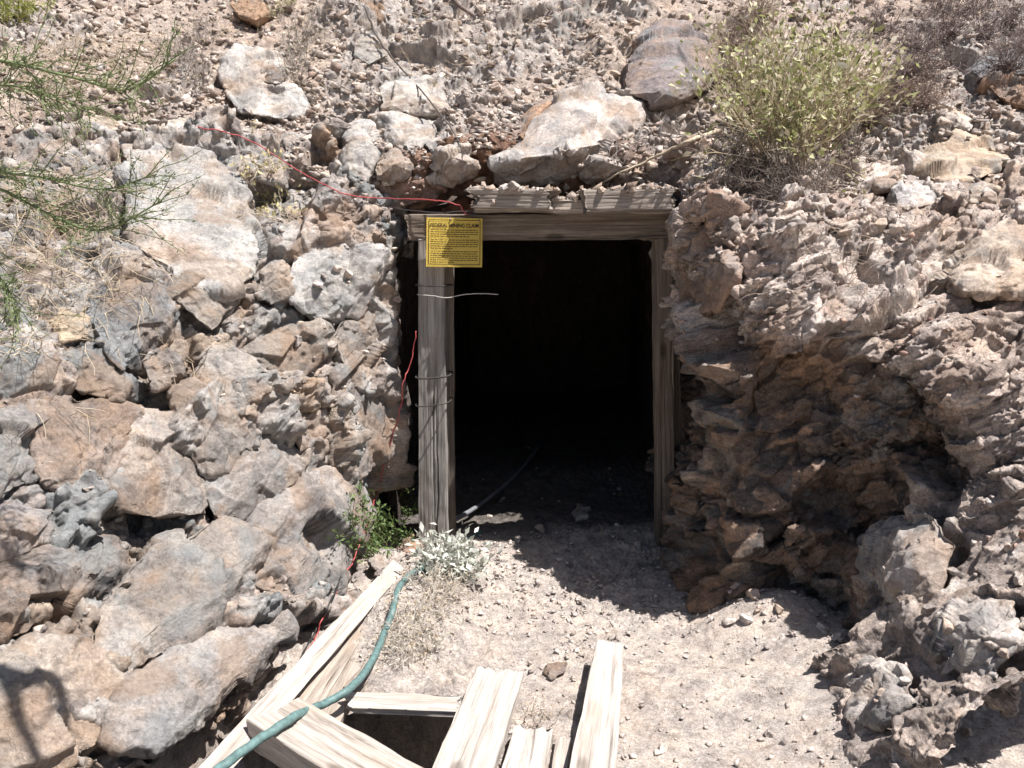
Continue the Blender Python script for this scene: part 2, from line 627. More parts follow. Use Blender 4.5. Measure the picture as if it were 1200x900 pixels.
B('rock_slab', 'bright pale slab lying just left of the yellow sign', 'rock', 0.03, 0.24, (0.53, 0.50, 0.46),
  [(340, 350), (345, 296), (372, 287), (402, 290), (405, 330), (396, 370), (365, 368)], [(375, 325, .05)])
B('rock_slab', 'pale slab with a broken right edge between the bright slab and the yellow sign', 'rock', 0.04, 0.24, (0.52, 0.48, 0.44),
  [(404, 292), (430, 286), (455, 293), (448, 325), (425, 372), (400, 368)], [(425, 320, .05)])
B('rock_block', 'brown upright block left of the bright pale slab', 'rock', 0.04, 0.2, (0.38, 0.33, 0.28),
  [(300, 345), (308, 318), (328, 305), (340, 312), (338, 345), (318, 356)], [(322, 325, .06)])
B('stone', 'flat beige stone with a dark underside, leftmost of those above the large pale slab', 'stone', 0.06, 0.12, (0.48, 0.42, 0.35),
  [(80, 143), (110, 132), (146, 140), (140, 152), (90, 156)], [(112, 140, .07)])
B('stone', 'cream stone at the top of the large pale slab where the red wire starts', 'stone', 0.06, 0.12, (0.52, 0.45, 0.37),
  [(181, 147), (213, 138), (235, 157), (228, 168), (194, 163)], [(208, 150, .08)])
B('rock_block', 'blue-grey wedge of rock under the red wire beside the yellow-leaved plant', 'rock', 0.06, 0.18, (0.35, 0.34, 0.32),
  [(258, 178), (287, 165), (310, 176), (334, 194), (332, 216), (292, 208)], [(295, 185, .08)])
B('rock_slab', 'pale bedrock slab high on the slope near the top left', 'rock', 0.03, 0.25, (0.46, 0.43, 0.40),
  [(255, 85), (275, 55), (325, 62), (345, 100), (362, 135), (330, 140), (275, 130)], [(305, 95, .05)])
B('stone', 'dark stone perched on the pale bedrock slab near the top left', 'stone', 0.10, 0.10, (0.24, 0.21, 0.19),
  [(293, 82), (312, 70), (336, 88), (330, 100), (308, 96)], [(315, 82, .13)])
B('stone', 'reddish brown stone at the top edge above the pale bedrock slab', 'stone', 0.07, 0.14, (0.33, 0.22, 0.15),
  [(270, 6), (285, -6), (308, -4), (316, 14), (300, 24), (280, 18)], [(295, 8, .1)])
B('stone', 'brown angular stone at the top edge left of the dead branch', 'stone', 0.07, 0.14, (0.31, 0.22, 0.16),
  [(414, 0), (430, -8), (448, 8), (444, 24), (422, 14)], [(432, 6, .1)])
B('rock_block', 'round-topped grey rock high up left of the portal', 'rock', 0.06, 0.2, (0.36, 0.33, 0.30),
  [(414, 45), (433, 32), (452, 42), (458, 62), (432, 76), (416, 66)], [(436, 50, .1)])
B('rock_block', 'large pale block above the left corner of the portal', 'rock', 0.06, 0.25, (0.47, 0.43, 0.39),
  [(443, 102), (467, 84), (500, 88), (520, 108), (526, 132), (485, 134), (447, 128)], [(480, 100, .09), (500, 118, .1)])
B('rock_block', 'grey block just below the large pale block above the portal corner', 'rock', 0.06, 0.25, (0.41, 0.38, 0.35),
  [(445, 134), (483, 134), (516, 140), (512, 158), (485, 181), (452, 168)], [(478, 148, .1)])
B('rock_block', 'small dark-sided block over the red wire left of the portal recess', 'rock', 0.06, 0.2, (0.38, 0.35, 0.32),
  [(436, 188), (464, 176), (485, 190), (482, 206), (458, 216), (440, 208)], [(462, 192, .09)])
B('rock_block', 'tall pale block at the left end of the row above the red wire', 'rock', 0.05, 0.22, (0.45, 0.42, 0.39),
  [(402, 145), (420, 132), (436, 138), (437, 187), (432, 214), (408, 204)], [(420, 165, .08)])
B('rock_block', 'frayed crumbly rock overhanging the left side of the brown recess', 'rock', 0.08, 0.25, (0.42, 0.37, 0.33),
  [(496, 168), (520, 160), (548, 172), (560, 194), (538, 212), (508, 206)], [(528, 182, .12)], 1.6)
B('rock_block', 'reddish wedge of rock with a bright top above the brown recess', 'rock', 0.08, 0.22, (0.36, 0.24, 0.17),
  [(598, 154), (630, 122), (650, 114), (654, 130), (630, 152), (610, 162)], [(640, 125, .12)])
B('rock_slab', 'broad pale slab lying over the lintel below the big boulder', 'rock', 0.10, 0.35, (0.43, 0.385, 0.355),
  [(572, 195), (598, 180), (655, 158), (676, 112), (712, 102), (752, 120), (748, 158), (715, 166), (668, 192), (634, 204), (602, 213), (578, 212)], [(620, 184, .17), (690, 145, .17), (725, 135, .15), (660, 178, .17)], 1.3)
B('stone', 'squat grey stone between the broad pale slab and the cap planks', 'stone', 0.12, 0.15, (0.40, 0.36, 0.33),
  [(676, 198), (690, 181), (720, 183), (730, 196), (717, 210), (688, 214)], [(703, 188, .15)])
B('boulder', 'big rounded purple-brown boulder on the slope above the portal', 'boulder', 0.16, 0.5, (0.24, 0.21, 0.205),
  [(728, 92), (731, 66), (758, 36), (786, 16), (815, 26), (838, 45), (850, 78), (832, 102), (800, 117), (764, 124), (736, 110)], [(752, 70, .26), (780, 80, .30), (815, 78, .28), (790, 40, .2), (770, 108, .22)], 0.72)
B('rock_block', 'tan wedge-shaped rock with a rusty underside on the right slope', 'rock', 0.10, 0.25, (0.46, 0.38, 0.30),
  [(1078, 202), (1090, 176), (1120, 149), (1160, 168), (1184, 187), (1168, 202), (1133, 214), (1100, 214)], [(1128, 190, .18), (1115, 165, .12), (1160, 185, .14)])
B('stone', 'pale lilac-grey cube-like stone below the tan wedge-shaped rock', 'stone', 0.09, 0.16, (0.47, 0.43, 0.41),
  [(1049, 222), (1060, 209), (1078, 206), (1094, 227), (1090, 240), (1054, 248)], [(1070, 228, .13)])
B('stone', 'small beige stone left of the cube-like lilac stone', 'stone', 0.08, 0.12, (0.45, 0.39, 0.33),
  [(1016, 248), (1029, 237), (1046, 243), (1044, 264), (1027, 268)], [(1032, 248, .11)])
B('stone', 'flat brownish stone just above the cube-like lilac stone', 'stone', 0.06, 0.12, (0.36, 0.31, 0.28),
  [(1026, 212), (1050, 199), (1060, 206), (1046, 218), (1030, 220)], [(1044, 207, .08)])
B('stone', 'brown stone with a pale top under the right end of the tan wedge', 'stone', 0.09, 0.15, (0.40, 0.32, 0.25),
  [(1136, 221), (1158, 211), (1172, 221), (1165, 240), (1138, 238)], [(1154, 221, .12)])
B('rock_block', 'dark blue-grey rock at the upper right picture edge', 'rock', 0.10, 0.25, (0.25, 0.25, 0.26),
  [(1137, 82), (1158, 63), (1200, 56), (1230, 62), (1225, 84), (1180, 80), (1150, 92)], [(1180, 68, .16)])
B('rock_block', 'rusty brown broken rock below the dark blue-grey rock at the right edge', 'rock', 0.08, 0.25, (0.32, 0.21, 0.15),
  [(1152, 98), (1172, 76), (1200, 84), (1230, 96), (1225, 128), (1180, 122)], [(1190, 100, .15)], 1.5)
B('rock_slab', 'flat cream slab on the right slope above the tan wedge', 'rock', 0.06, 0.16, (0.50, 0.44, 0.38),
  [(1092, 128), (1122, 124), (1145, 142), (1136, 154), (1104, 144)], [(1120, 137, .08)])
B('rock_slab', 'thin flat stone slab lying above the largest rock of the right edge', 'rock', 0.07, 0.16, (0.46, 0.40, 0.35),
  [(1122, 256), (1150, 246), (1166, 250), (1160, 266), (1134, 272)], [(1146, 257, .1)])
B('rock_block', 'largest rock at the right edge, layered and casting a shadow on the bank below', 'rock', 0.16, 0.35, (0.42, 0.35, 0.29),
  [(1106, 322), (1113, 306), (1150, 272), (1200, 256), (1240, 262), (1240, 340), (1200, 346), (1155, 350), (1128, 342)], [(1150, 300, .26), (1190, 310, .28), (1130, 318, .2)], 1.3)
B('stone', 'pinkish flat stone standing between the green seedling and the hose', 'stone', 0.06, 0.08, (0.42, 0.27, 0.20),
  [(467, 640), (480, 628), (490, 636), (491, 662), (474, 668)], [(480, 648, .08)])
B('stone', 'pale rounded stone at the top end of the white plank', 'stone', 0.05, 0.1, (0.50, 0.43, 0.38),
  [(430, 660), (443, 647), (462, 652), (466, 672), (445, 680)], [(449, 662, .08)])
B('stone', 'white-topped pebble inside the dark tunnel mouth', 'stone', 0.05, 0.05, (0.5, 0.45, 0.4),
  [(671, 603), (678, 592), (690, 597), (688, 608), (676, 611)], [(680, 600, .06)])
B('stone', 'dark elongated stone between the two long foreground boards', 'stone', 0.04, 0.04, (0.2, 0.16, 0.14),
  [(636, 788), (640, 779), (666, 777), (662, 786), (646, 796)], [(648, 783, .05)])


B('rock_block', 'rusty bulging rock that hides the upper part of the right post', 'rock', 0.05, 0.35, (0.30, 0.215, 0.17),
  [(796, 305), (802, 265), (822, 246), (852, 252), (874, 285), (868, 325), (842, 362), (814, 384), (798, 350)], [(822, 290, .10), (845, 305, .09), (820, 340, .08)], 1.6)
B('rock_block', 'grey angular rock at the top of the near bank under the shaded wall', 'rock', 0.07, 0.25, (0.38, 0.345, 0.32),
  [(1020, 650), (1050, 612), (1095, 598), (1125, 640), (1095, 700), (1045, 708)], [(1065, 650, .15), (1095, 640, .12)], 1.2)
B('rock_block', 'flat-faced grey block at the foot of the near bank beside the trench floor', 'rock', 0.06, 0.25, (0.40, 0.365, 0.34),
  [(1000, 800), (1030, 775), (1064, 790), (1070, 825), (1036, 850), (1002, 852)], [(1035, 810, .12)], 1.1)
B('rock_block', 'pale blocky rock in the lower right corner of the near bank', 'rock', 0.06, 0.25, (0.44, 0.40, 0.37),
  [(1108, 730), (1150, 700), (1190, 705), (1205, 760), (1160, 800), (1118, 780)], [(1155, 745, .13)], 1.2)

B('rock_slab', 'big tilted brown-grey slab below the pinkish beige block on the lower left outcrop', 'rock', 0.05, 0.3, (0.36, 0.315, 0.275),
  [(125, 692), (180, 642), (258, 612), (302, 640), (272, 702), (204, 760), (152, 790), (112, 765)], [(205, 690, .10), (250, 650, .07), (160, 755, .07)])
B('rock_slab', 'grey slab with slanting cracks left of the feathery green plant', 'rock', 0.05, 0.3, (0.35, 0.315, 0.285),
  [(300, 605), (348, 560), (402, 556), (432, 602), (398, 690), (342, 722), (290, 690)], [(352, 630, .11), (385, 610, .10)])
B('rock_slab', 'dark cream slab in the lower left picture corner under the branch shadow', 'rock', 0.05, 0.3, (0.40, 0.35, 0.30),
  [(-25, 792), (58, 746), (114, 770), (150, 802), (122, 862), (52, 915), (-30, 915)], [(60, 810, .10), (20, 850, .09)])
B('rock_slab', 'slanting grey slab overhanging the dark gully beside the white plank', 'rock', 0.05, 0.3, (0.37, 0.335, 0.305),
  [(150, 802), (205, 766), (274, 706), (338, 726), (302, 782), (236, 850), (172, 880), (124, 866)], [(220, 800, .12), (280, 745, .10), (250, 820, .11)])
B('rock_block', 'brown upright rock face at the right edge of the outcrop beside the red wire', 'rock', 0.05, 0.3, (0.33, 0.285, 0.25),
  [(380, 500), (395, 440), (438, 400), (462, 412), (464, 480), (440, 545), (402, 562)], [(432, 450, .10), (420, 500, .10)])
B('rock_block', 'brown-grey block under the broken pale slab left of the grey post', 'rock', 0.04, 0.28, (0.37, 0.325, 0.285),
  [(388, 398), (400, 376), (428, 372), (456, 330), (464, 400), (436, 402), (396, 432)], [(432, 385, .09)])
B('rock_block', 'grey block below the big overhung beige block', 'rock', 0.04, 0.25, (0.34, 0.305, 0.275),
  [(240, 560), (285, 535), (322, 500), (350, 535), (345, 560), (300, 603), (255, 612)], [(300, 560, .09)])
B('rock_block', 'cracked pale block at the upper left under the green twigs', 'rock', 0.04, 0.25, (0.42, 0.385, 0.35),
  [(0, 345), (22, 335), (40, 365), (42, 420), (10, 440), (-25, 420), (-25, 360)], [(10, 385, .08)])


def sink(p, tree):
    """bedrock gives way where a block sits in it"""
    h = np.zeros(len(p), np.float32)
    for b in BLOCKS:
        q = np.array([t[:2] for t in b[6]], float)
        c = q.mean(0)
        keep = []
        for u in [c] + [c + (k - c) * f for k in q for f in (0.35, 0.7)]:
            hh = cast([tree], EYE, ray(*u).normalized())
            if hh:
                keep.append(np.array(hh[0]))
        if not keep:
            continue
        keep = np.array(keep)
        ar = 0.5 * abs(np.dot(q[:, 0], np.roll(q[:, 1], -1)) - np.dot(q[:, 1], np.roll(q[:, 0], -1)))
        r = math.sqrt(ar / math.pi) / FPX * np.median(keep[:, 1])
        m = np.where(((p - keep.mean(0)) ** 2).sum(1) < (3 * r + 0.25) ** 2)[0]
        if not len(m):
            continue
        d = np.full(len(m), 9.0)
        for u in keep:
            d = np.minimum(d, np.sqrt(((p[m] - u) ** 2).sum(1)))
        h[m] = np.maximum(h[m], (1 - sstep(0.15 * r, 0.62 * r, d)) * min(0.10 if c[0] > 480 or c[1] < 300 else 0.06, 0.8 * r))
    return h


# ---- left outcrop: columns run from behind the door towards the camera, rows from the foot to the top
def foot_row(cols, dx):
    out = []
    for c in cols:
        f = Vector(c[0])
        out.append([Vector((f.x + 2.5 * dx, f.y + 0.02, -0.9)), Vector((f.x + 2.0 * dx, f.y, f.z - 0.2))] + list(c))
    return out


Lc = [
    [(-1.0, 5.5, 0), (-1.0, 5.5, 0.4), (-1.0, 5.5, 0.9), (-1.0, 5.4, 1.4), (-0.75, 5.3, 1.8), (-1.0, 5.2, 2.1), (-1.3, 5.5, 2.4)],
    [P(430, 650, 4.85), P(420, 560, 4.85), P(424, 450, 4.85), P(432, 350, 4.85), P(448, 275, 4.75), P(440, 205, 4.78), P(420, 150, 5.0)],
    [P(456, 690, 4.2), P(442, 600, 4.25), P(444, 480, 4.35), P(444, 380, 4.40), P(444, 290, 4.44), P(375, 215, 4.65), P(345, 150, 5.0)],
    [P(394, 735, 3.5), P(372, 650, 3.60), P(352, 520, 3.82), P(330, 410, 3.98), P(302, 310, 4.15), P(272, 225, 4.5), P(250, 150, 5.0)],
    [P(318, 798, 2.95), P(282, 730, 3.04), P(246, 600, 3.32), P(212, 460, 3.55), P(190, 340, 3.78), P(172, 235, 4.2), P(150, 150, 4.9)],
    [P(224, 885, 2.5), P(180, 800, 2.58), P(135, 660, 2.85), P(102, 510, 3.10), P(85, 390, 3.38), P(60, 290, 3.85), P(30, 190, 4.6)],
    [P(130, 990, 2.1), P(60, 880, 2.24), P(5, 720, 2.48), P(-30, 560, 2.72), P(-50, 420, 3.02), P(-80, 310, 3.5), P(-120, 210, 4.3)],
    [P(30, 1150, 1.85), P(-80, 980, 2.0), P(-180, 800, 2.3), P(-210, 600, 2.6), P(-240, 440, 2.9), P(-280, 330, 3.4), P(-320, 230, 4.0)],
]
Lc = foot_row(Lc, -0.10)
Lctrl = [[Lc[j][i] for j in range(len(Lc))] for i in range(len(Lc[0]))]


def disp_left(p, rr, cc):
    low = fbm(p * 1.1, 3, 3) * 0.035
    fA, gA, rA = facets(p, 0.50, 11, (1.0, 1.0, 1.3), (20, 35, 15), 0.24, 0.11, 0.05, 0.05, 0.6, 0.05)
    fB, gB, rB = facets(p, 0.15, 23, (0.8, 0.9, 1.7), (10, 42, 20), 0.25, 0.11, 0.06, 0.05, 0.6, 0.06)
    crack = -0.035 * (1 - sstep(0, 0.05, gA)) - 0.012 * (1 - sstep(0, 0.06, gB))
    rough = sstep(-0.3, 0.5, fbm(p * 1.7 + 9, 2, 77))
    p = yield low + fA * 0.9 + fB * (0.45 + 0.5 * rough) + crack
    fC, gC, rC = facets(p, 0.055, 37, (0.8, 0.9, 1.7), (10, 48, 20), 0.27, 0.13, 0.08, 0.08, 0.5, 0.10)
    fine = fbm(p * 22, 4, 51, 0.55) * 0.010
    lin = fbm((p @ rotm(10, 45, 20)) / np.array([0.045, 0.06, 0.30]), 4, 57, 0.55, True) * 0.014
    h = fC * (0.3 + 0.7 * rough) + fine * 0.7 + lin * (0.4 + rough)
    t = 0.35 * rA + 0.28 * rB + 0.12 * rC + 0.45 * (fbm(p * 3.5, 4, 91) * 0.5 + 0.5) - 0.08
    col = palette(t, [BRED, GREY, BLUE, PINK, PALE, GREY, TAN, CREAM])
    rust = sstep(0.12, 0.42, fbm(p * 3.1 + 4, 4, 66) + 0.25 * (rB - 0.5))
    col = col * (1 - 0.6 * rust[:, None]) + np.array((0.34, 0.235, 0.165)) * 0.6 * rust[:, None]
    yield h, col * ((0.62 + 0.32 * rC) * (0.85 + 0.3 * rB))[:, None]


left_o, LW = sheet('rock_outcrop', Lctrl, 900, 900, True, disp_left, M_ROCK)

# ---- right bank: shaded trench wall under a lip, crumbly slope above, rubble bank near the camera
Rc = [
    [(1.0, 5.2, 0), (1.0, 5.2, 0.45), (1.0, 5.2, 0.9), (1.0, 5.2, 1.3), (1.0, 5.15, 1.6), (1.0, 5.2, 1.9), (1.0, 5.5, 2.2)],
    [P(800, 668, 4.62), P(806, 560, 4.6), P(818, 440, 4.45), P(820, 345, 4.12), P(816, 270, 4.02), P(814, 222, 4.22), P(815, 175, 4.85)],
    [P(836, 716, 3.62), P(846, 560, 3.66), P(852, 450, 3.66), P(858, 380, 3.60), P(866, 300, 3.68), P(872, 235, 4.05), P(890, 190, 4.75)],
    [P(930, 712, 3.46), P(938, 570, 3.52), P(945, 460, 3.50), P(962, 384, 3.42), P(985, 330, 3.60), P(1010, 260, 3.98), P(1030, 195, 4.7)],
    [P(998, 745, 3.22), P(1035, 610, 3.28), P(1058, 490, 3.28), P(1085, 405, 3.22), P(1105, 350, 3.42), P(1130, 280, 3.85), P(1150, 200, 4.55)],
    [P(985, 800, 2.92), P(1040, 680, 3.00), P(1112, 580, 3.03), P(1165, 500, 3.0), P(1210, 420, 3.22), P(1250, 310, 3.7), P(1280, 210, 4.35)],
    [P(980, 890, 2.56), P(1045, 775, 2.68), P(1140, 670, 2.76), P(1220, 590, 2.82), P(1290, 490, 3.05), P(1340, 350, 3.5), P(1390, 230, 4.2)],
    [P(1010, 1060, 2.05), P(1090, 930, 2.15), P(1200, 800, 2.3), P(1330, 700, 2.4), P(1420, 560, 2.7), P(1480, 400, 3.2), P(1540, 250, 4.0)],
]
Rc = foot_row(Rc, 0.05)
Rctrl = [[Rc[j][i] for j in range(len(Rc))] for i in range(len(Rc[0]))]


def disp_right(p, rr, cc):
    low = fbm(p * 2.1, 3, 103) * 0.085
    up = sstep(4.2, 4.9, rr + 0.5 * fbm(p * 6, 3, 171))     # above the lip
    near = sstep(4.2, 5.2, cc)
    fA, gA, rA = facets(p, 0.34, 111, (1.2, 1.0, 0.8), (0, -25, 0), 0.24, 0.12, 0.08, 0.06, 0.6, 0.07)
    fB, gB, rB = facets(p, 0.12, 123, (1.5, 1.0, 0.7), (0, -28, 10), 0.27, 0.14, 0.10, 0.06, 0.6, 0.08)
    k = np.maximum(near, 1 - up)
    p = yield low + fA * (1.15 + 0.1 * k - 0.5 * near) + fB * (1.0 + 0.3 * k - 0.5 * near)
    fC, gC, rC = facets(p, 0.050, 137, (1.5, 1.0, 0.6), (0, -28, 0), 0.34, 0.20, 0.12, 0.08, 0.5, 0.12)
    rid = fbm(p * np.array([5, 7, 12.0]), 4, 150, 0.55, True) * 0.025
    fine = fbm(p * 26, 4, 151, 0.55) * 0.012
    fD, gD, rD = facets(p, 0.021, 139, (1.5, 1.0, 0.6), (0, -28, 0), 0.34, 0.20, 0.1, 0.08, 0.5, 0.12)
    k2 = sstep(-0.25, 0.25, fbm(p * 2.2 + 5, 3, 163))
    h = (fC + fD * 0.7) * (0.25 + 0.85 * k2) + rid * 0.15 + fine * 0.35
    t = 0.22 * rA + 0.25 * rB + 0.18 * rC + 0.5 * (fbm(p * 2.3, 4, 191) * 0.5 + 0.5) - 0.05
    cu = palette(t, [(0.32, 0.215, 0.17), (0.43, 0.36, 0.315), (0.48, 0.395, 0.35), (0.52, 0.46, 0.415), (0.45, 0.355, 0.305), (0.56, 0.50, 0.455)])
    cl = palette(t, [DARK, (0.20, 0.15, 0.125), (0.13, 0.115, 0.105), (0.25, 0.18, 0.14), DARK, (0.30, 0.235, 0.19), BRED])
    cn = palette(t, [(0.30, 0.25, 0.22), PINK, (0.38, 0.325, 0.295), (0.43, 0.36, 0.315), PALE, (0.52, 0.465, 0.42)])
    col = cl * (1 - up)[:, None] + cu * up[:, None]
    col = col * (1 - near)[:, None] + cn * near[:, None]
    rust = sstep(0.05, 0.3, fbm(p * 2.6 + 4, 4, 166) + 0.2 * (rC - 0.5)) * (1 - near) * (1 - 0.3 * up)
    col = col * (1 - 0.6 * rust[:, None]) + np.array((0.27, 0.165, 0.10)) * 0.6 * rust[:, None]
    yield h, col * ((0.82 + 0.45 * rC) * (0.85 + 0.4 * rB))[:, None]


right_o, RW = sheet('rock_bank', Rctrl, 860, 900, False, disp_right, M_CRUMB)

# ---- slope of the hill above the portal
xs = [-420, -200, 0, 110, 220, 330, 440, 560, 680, 800, 920, 1040, 1160, 1300, 1500]
rimy = [330, 330, 330, 270, 195, 195, 200, 178, 176, 205, 225, 235, 235, 240, 260]
rimY = [3.6, 3.7, 3.95, 4.3, 4.65, 4.75, 4.72, 4.76, 4.76, 4.72, 4.55, 4.45, 4.35, 4.2, 3.9]
midY = [4.9, 5.0, 5.15, 5.25, 5.4, 5.5, 5.5, 5.5, 5.5, 5.5, 5.45, 5.4, 5.35, 5.2, 5.0]
topY = [6.2, 6.2, 6.3, 6.35, 6.4, 6.5, 6.5, 6.5, 6.5, 6.5, 6.5, 6.5, 6.4, 6.3, 6.1]
H = [[], [], [], [], [], [], []]
for k, x in enumerate(xs):
    p1 = P(x, rimy[k], rimY[k])
    H[0].append(p1 + Vector((0, 0.2, -0.35)))
    H[1].append(p1)
    pm = P(x, (rimy[k] + 100) / 2 + 12, (rimY[k] + midY[k]) / 2)
    H[2].append(pm)
    H[3].append(P(x, 95, midY[k]))
    H[4].append(P(x, -20, topY[k]))
    pt = H[4][-1]
    H[5].append(pt + Vector((pt.x * 0.15, 1.5, 1.1)))
    H[6].append(pt + Vector((pt.x * 0.6, 7.0, 5.0)))


def disp_hill(p, rr, cc):
    low = fbm(p * 1.2, 3, 203) * 0.07
    bed = sstep(-0.20, 0.15, fbm(p * 1.4 + 3, 3, 207) + 0.25 * np.exp(-((p[:, 0] + 1.1) / 0.6) ** 2) - 0.1)
    fA, gA, rA = facets(p, 0.28, 211, (1.2, 1.0, 1.2), (10, 35, 20), 0.24, 0.11, 0.06, 0.06, 0.6, 0.06)
    fB, gB, rB = facets(p, 0.10, 223, (1.0, 1.0, 1.3), (10, 35, 20), 0.25, 0.12, 0.08, 0.06, 0.6, 0.08)
    p = yield low + fA * (0.10 + 0.75 * bed) + fB * (0.12 + 0.6 * bed)
    fC, gC, rC = facets(p, 0.036, 237, (1.1, 1, 0.9), (0, 30, 0), 0.28, 0.16, 0.12, 0.10, 0.5, 0.12)
    fine = fbm(p * 24, 4, 251, 0.6) * 0.014
    h = fC * (0.40 + 0.3 * bed) + fine * 0.9
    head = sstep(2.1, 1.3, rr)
    t = 0.2 * rA + 0.2 * rB + 0.25 * rC + 0.45 * (fbm(p * 2.3, 4, 291) * 0.5 + 0.5) - 0.05
    cs = palette(t, [(0.25, 0.185, 0.15), (0.38, 0.30, 0.25), (0.44, 0.36, 0.305), (0.47, 0.40, 0.35), (0.52, 0.455, 0.405)])
    cb = palette(t, [BRED, GREY, PINK, PALE, PINK, CREAM])
    col = cs * (1 - bed)[:, None] + cb * bed[:, None]
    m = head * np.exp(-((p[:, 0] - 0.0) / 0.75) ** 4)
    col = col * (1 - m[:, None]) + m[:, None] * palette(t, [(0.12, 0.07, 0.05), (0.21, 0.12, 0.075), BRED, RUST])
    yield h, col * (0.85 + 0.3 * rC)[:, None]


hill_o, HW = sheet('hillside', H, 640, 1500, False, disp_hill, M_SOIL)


# ---- ground: one sheet, dense in the trench, with the pit under the planks
def gz(x, y, pit=True):
    p = np.stack([x, y, np.zeros_like(x)], 1)
    z = fbm(p * 1.5, 3, 303) * 0.05 + fbm(p * 5, 3, 305) * 0.018
    dx = (x + 0.46) / 0.34
    dy = (y - 2.60) / 0.62
    w = 0.16 * fbm(p * 4, 3, 309)
    z = z - pit * 1.1 * (1 - sstep(0.80, 1.0, np.sqrt(dx * dx + dy * dy) + w))
    # gully between the foot of the left outcrop and the white plank
    gl = np.clip((3.2 - y) / 0.25, 0, 1)
    gc = -0.77 - (2.95 - y) * 0.355
    z = z - pit * 0.7 * gl * (1 - sstep(0.07, 0.12, np.abs(x - gc + 0.04) + 0.05 * w))
    z = z + 0.10 * np.exp(-(((x - 0.98) / 0.20) ** 2 + ((y - 3.40) / 0.16) ** 2)) + 0.08 * sstep(0.7, 1.2, x)
    z = z + 0.10 * np.exp(-(((x + 0.42) / 0.18) ** 2 + ((y - 3.7) / 0.55) ** 2))
    z = z - 0.10 * sstep(4.4, 6.5, y) * 0
    return z


def spaced(a, b, n, far):
    mid = np.linspace(a, b, n)
    g = (b - a) / n * 1.25 ** np.arange(1, 60)
    g = np.cumsum(g)
    g = np.append(g[g < far], far)
    return np.concatenate([a - g[::-1], mid, b + g])


gx, gy = spaced(-1.35, 1.6, 600, 80), spaced(1.95, 5.9, 760, 80)
GX, GY = np.meshgrid(gx, gy)
px, py = GX.ravel(), GY.ravel()
p3 = np.stack([px, py, np.zeros_like(px)], 1)
z = gz(px, py)
fB, gB, rB = facets(p3, 0.06, 323, (1, 1, 1), (0, 0, 0), 0.2, 0.15, 0.3, 0.3, 0.5)
fC, gC, rC = facets(p3, 0.022, 337, (1, 1, 1), (0, 0, 0), 0.25, 0.25, 0.3, 0.3, 0.6)
rub = 0.25 + 0.9 * sstep(-0.1, 0.35, fbm(p3 * 2.1 + 2, 3, 341))
smoothpatch = np.exp(-(((px - 0.65) / 0.42) ** 2 + ((py - 3.0) / 0.55) ** 2) ** 2)
rub = rub * (1 - 0.7 * smoothpatch)
zz = z + fB * rub * 0.7 + fC * rub + fbm(p3 * 40, 3, 351) * 0.004
gcol = palette(0.35 * rC + 0.2 * rB + 0.5 * (fbm(p3 * 2.5, 4, 391) * 0.5 + 0.5) - 0.05,
               [(0.35, 0.285, 0.24), (0.49, 0.42, 0.37), (0.55, 0.485, 0.435), (0.58, 0.52, 0.47), (0.62, 0.565, 0.515)])
floor_shade = sstep(4.35, 4.9, py + 0.15 * fbm(p3 * 3, 3, 395))          # shade of the tunnel, painted into the floor colour
gcol = gcol * (1 - 0.72 * floor_shade)[:, None]
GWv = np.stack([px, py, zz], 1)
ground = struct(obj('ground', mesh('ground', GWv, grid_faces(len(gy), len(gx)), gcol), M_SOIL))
FULL.append(bvh_grid(GWv.reshape(len(gy), len(gx), 3), 3))
BASE.append(bvh_grid(GWv.reshape(len(gy), len(gx), 3), 12))

# crust of earth and roots overhanging the back of the pit
lx, ly = np.meshgrid(np.linspace(-0.9, 0.05, 240), np.linspace(2.78, 3.42, 170))
lx, ly = lx.ravel(), ly.ravel()
l3 = np.stack([lx, ly, lx * 0], 1)
ly = ly + (3.42 - ly) / 0.64 * fbm(l3 * 7, 4, 361) * 0.10
edge = np.minimum.reduce([(lx + 0.9) / 0.06, (0.05 - lx) / 0.06, (3.42 - ly) / 0.06])
l3 = np.stack([lx, ly, lx * 0], 1)
fB, gB, rB = facets(l3, 0.06, 323, (1, 1, 1), (0, 0, 0), 0.2, 0.15, 0.3, 0.3, 0.5)
fC, gC, rC = facets(l3, 0.022, 337, (1, 1, 1), (0, 0, 0), 0.25, 0.25, 0.3, 0.3, 0.6)
lz = gz(lx, ly, False) + 0.012 - 0.06 * (1 - np.clip(edge, 0, 1)) + fB * 0.7 + fC + fbm(l3 * 40, 3, 351) * 0.004 - 0.03 * sstep(2.9, 2.78, ly)
lcol = palette(0.35 * rC + 0.2 * rB + 0.5 * (fbm(l3 * 2.5, 4, 391) * 0.5 + 0.5) - 0.05,
               [(0.35, 0.285, 0.24), (0.49, 0.42, 0.37), (0.55, 0.485, 0.435), (0.58, 0.52, 0.47), (0.62, 0.565, 0.515)])
LZ = np.stack([lx, ly, lz], 1)
struct(obj('ground_crust', mesh('ground_crust', LZ, grid_faces(170, 240), lcol), M_SOIL))
FULL.append(bvh_grid(LZ.reshape(170, 240, 3), 3))

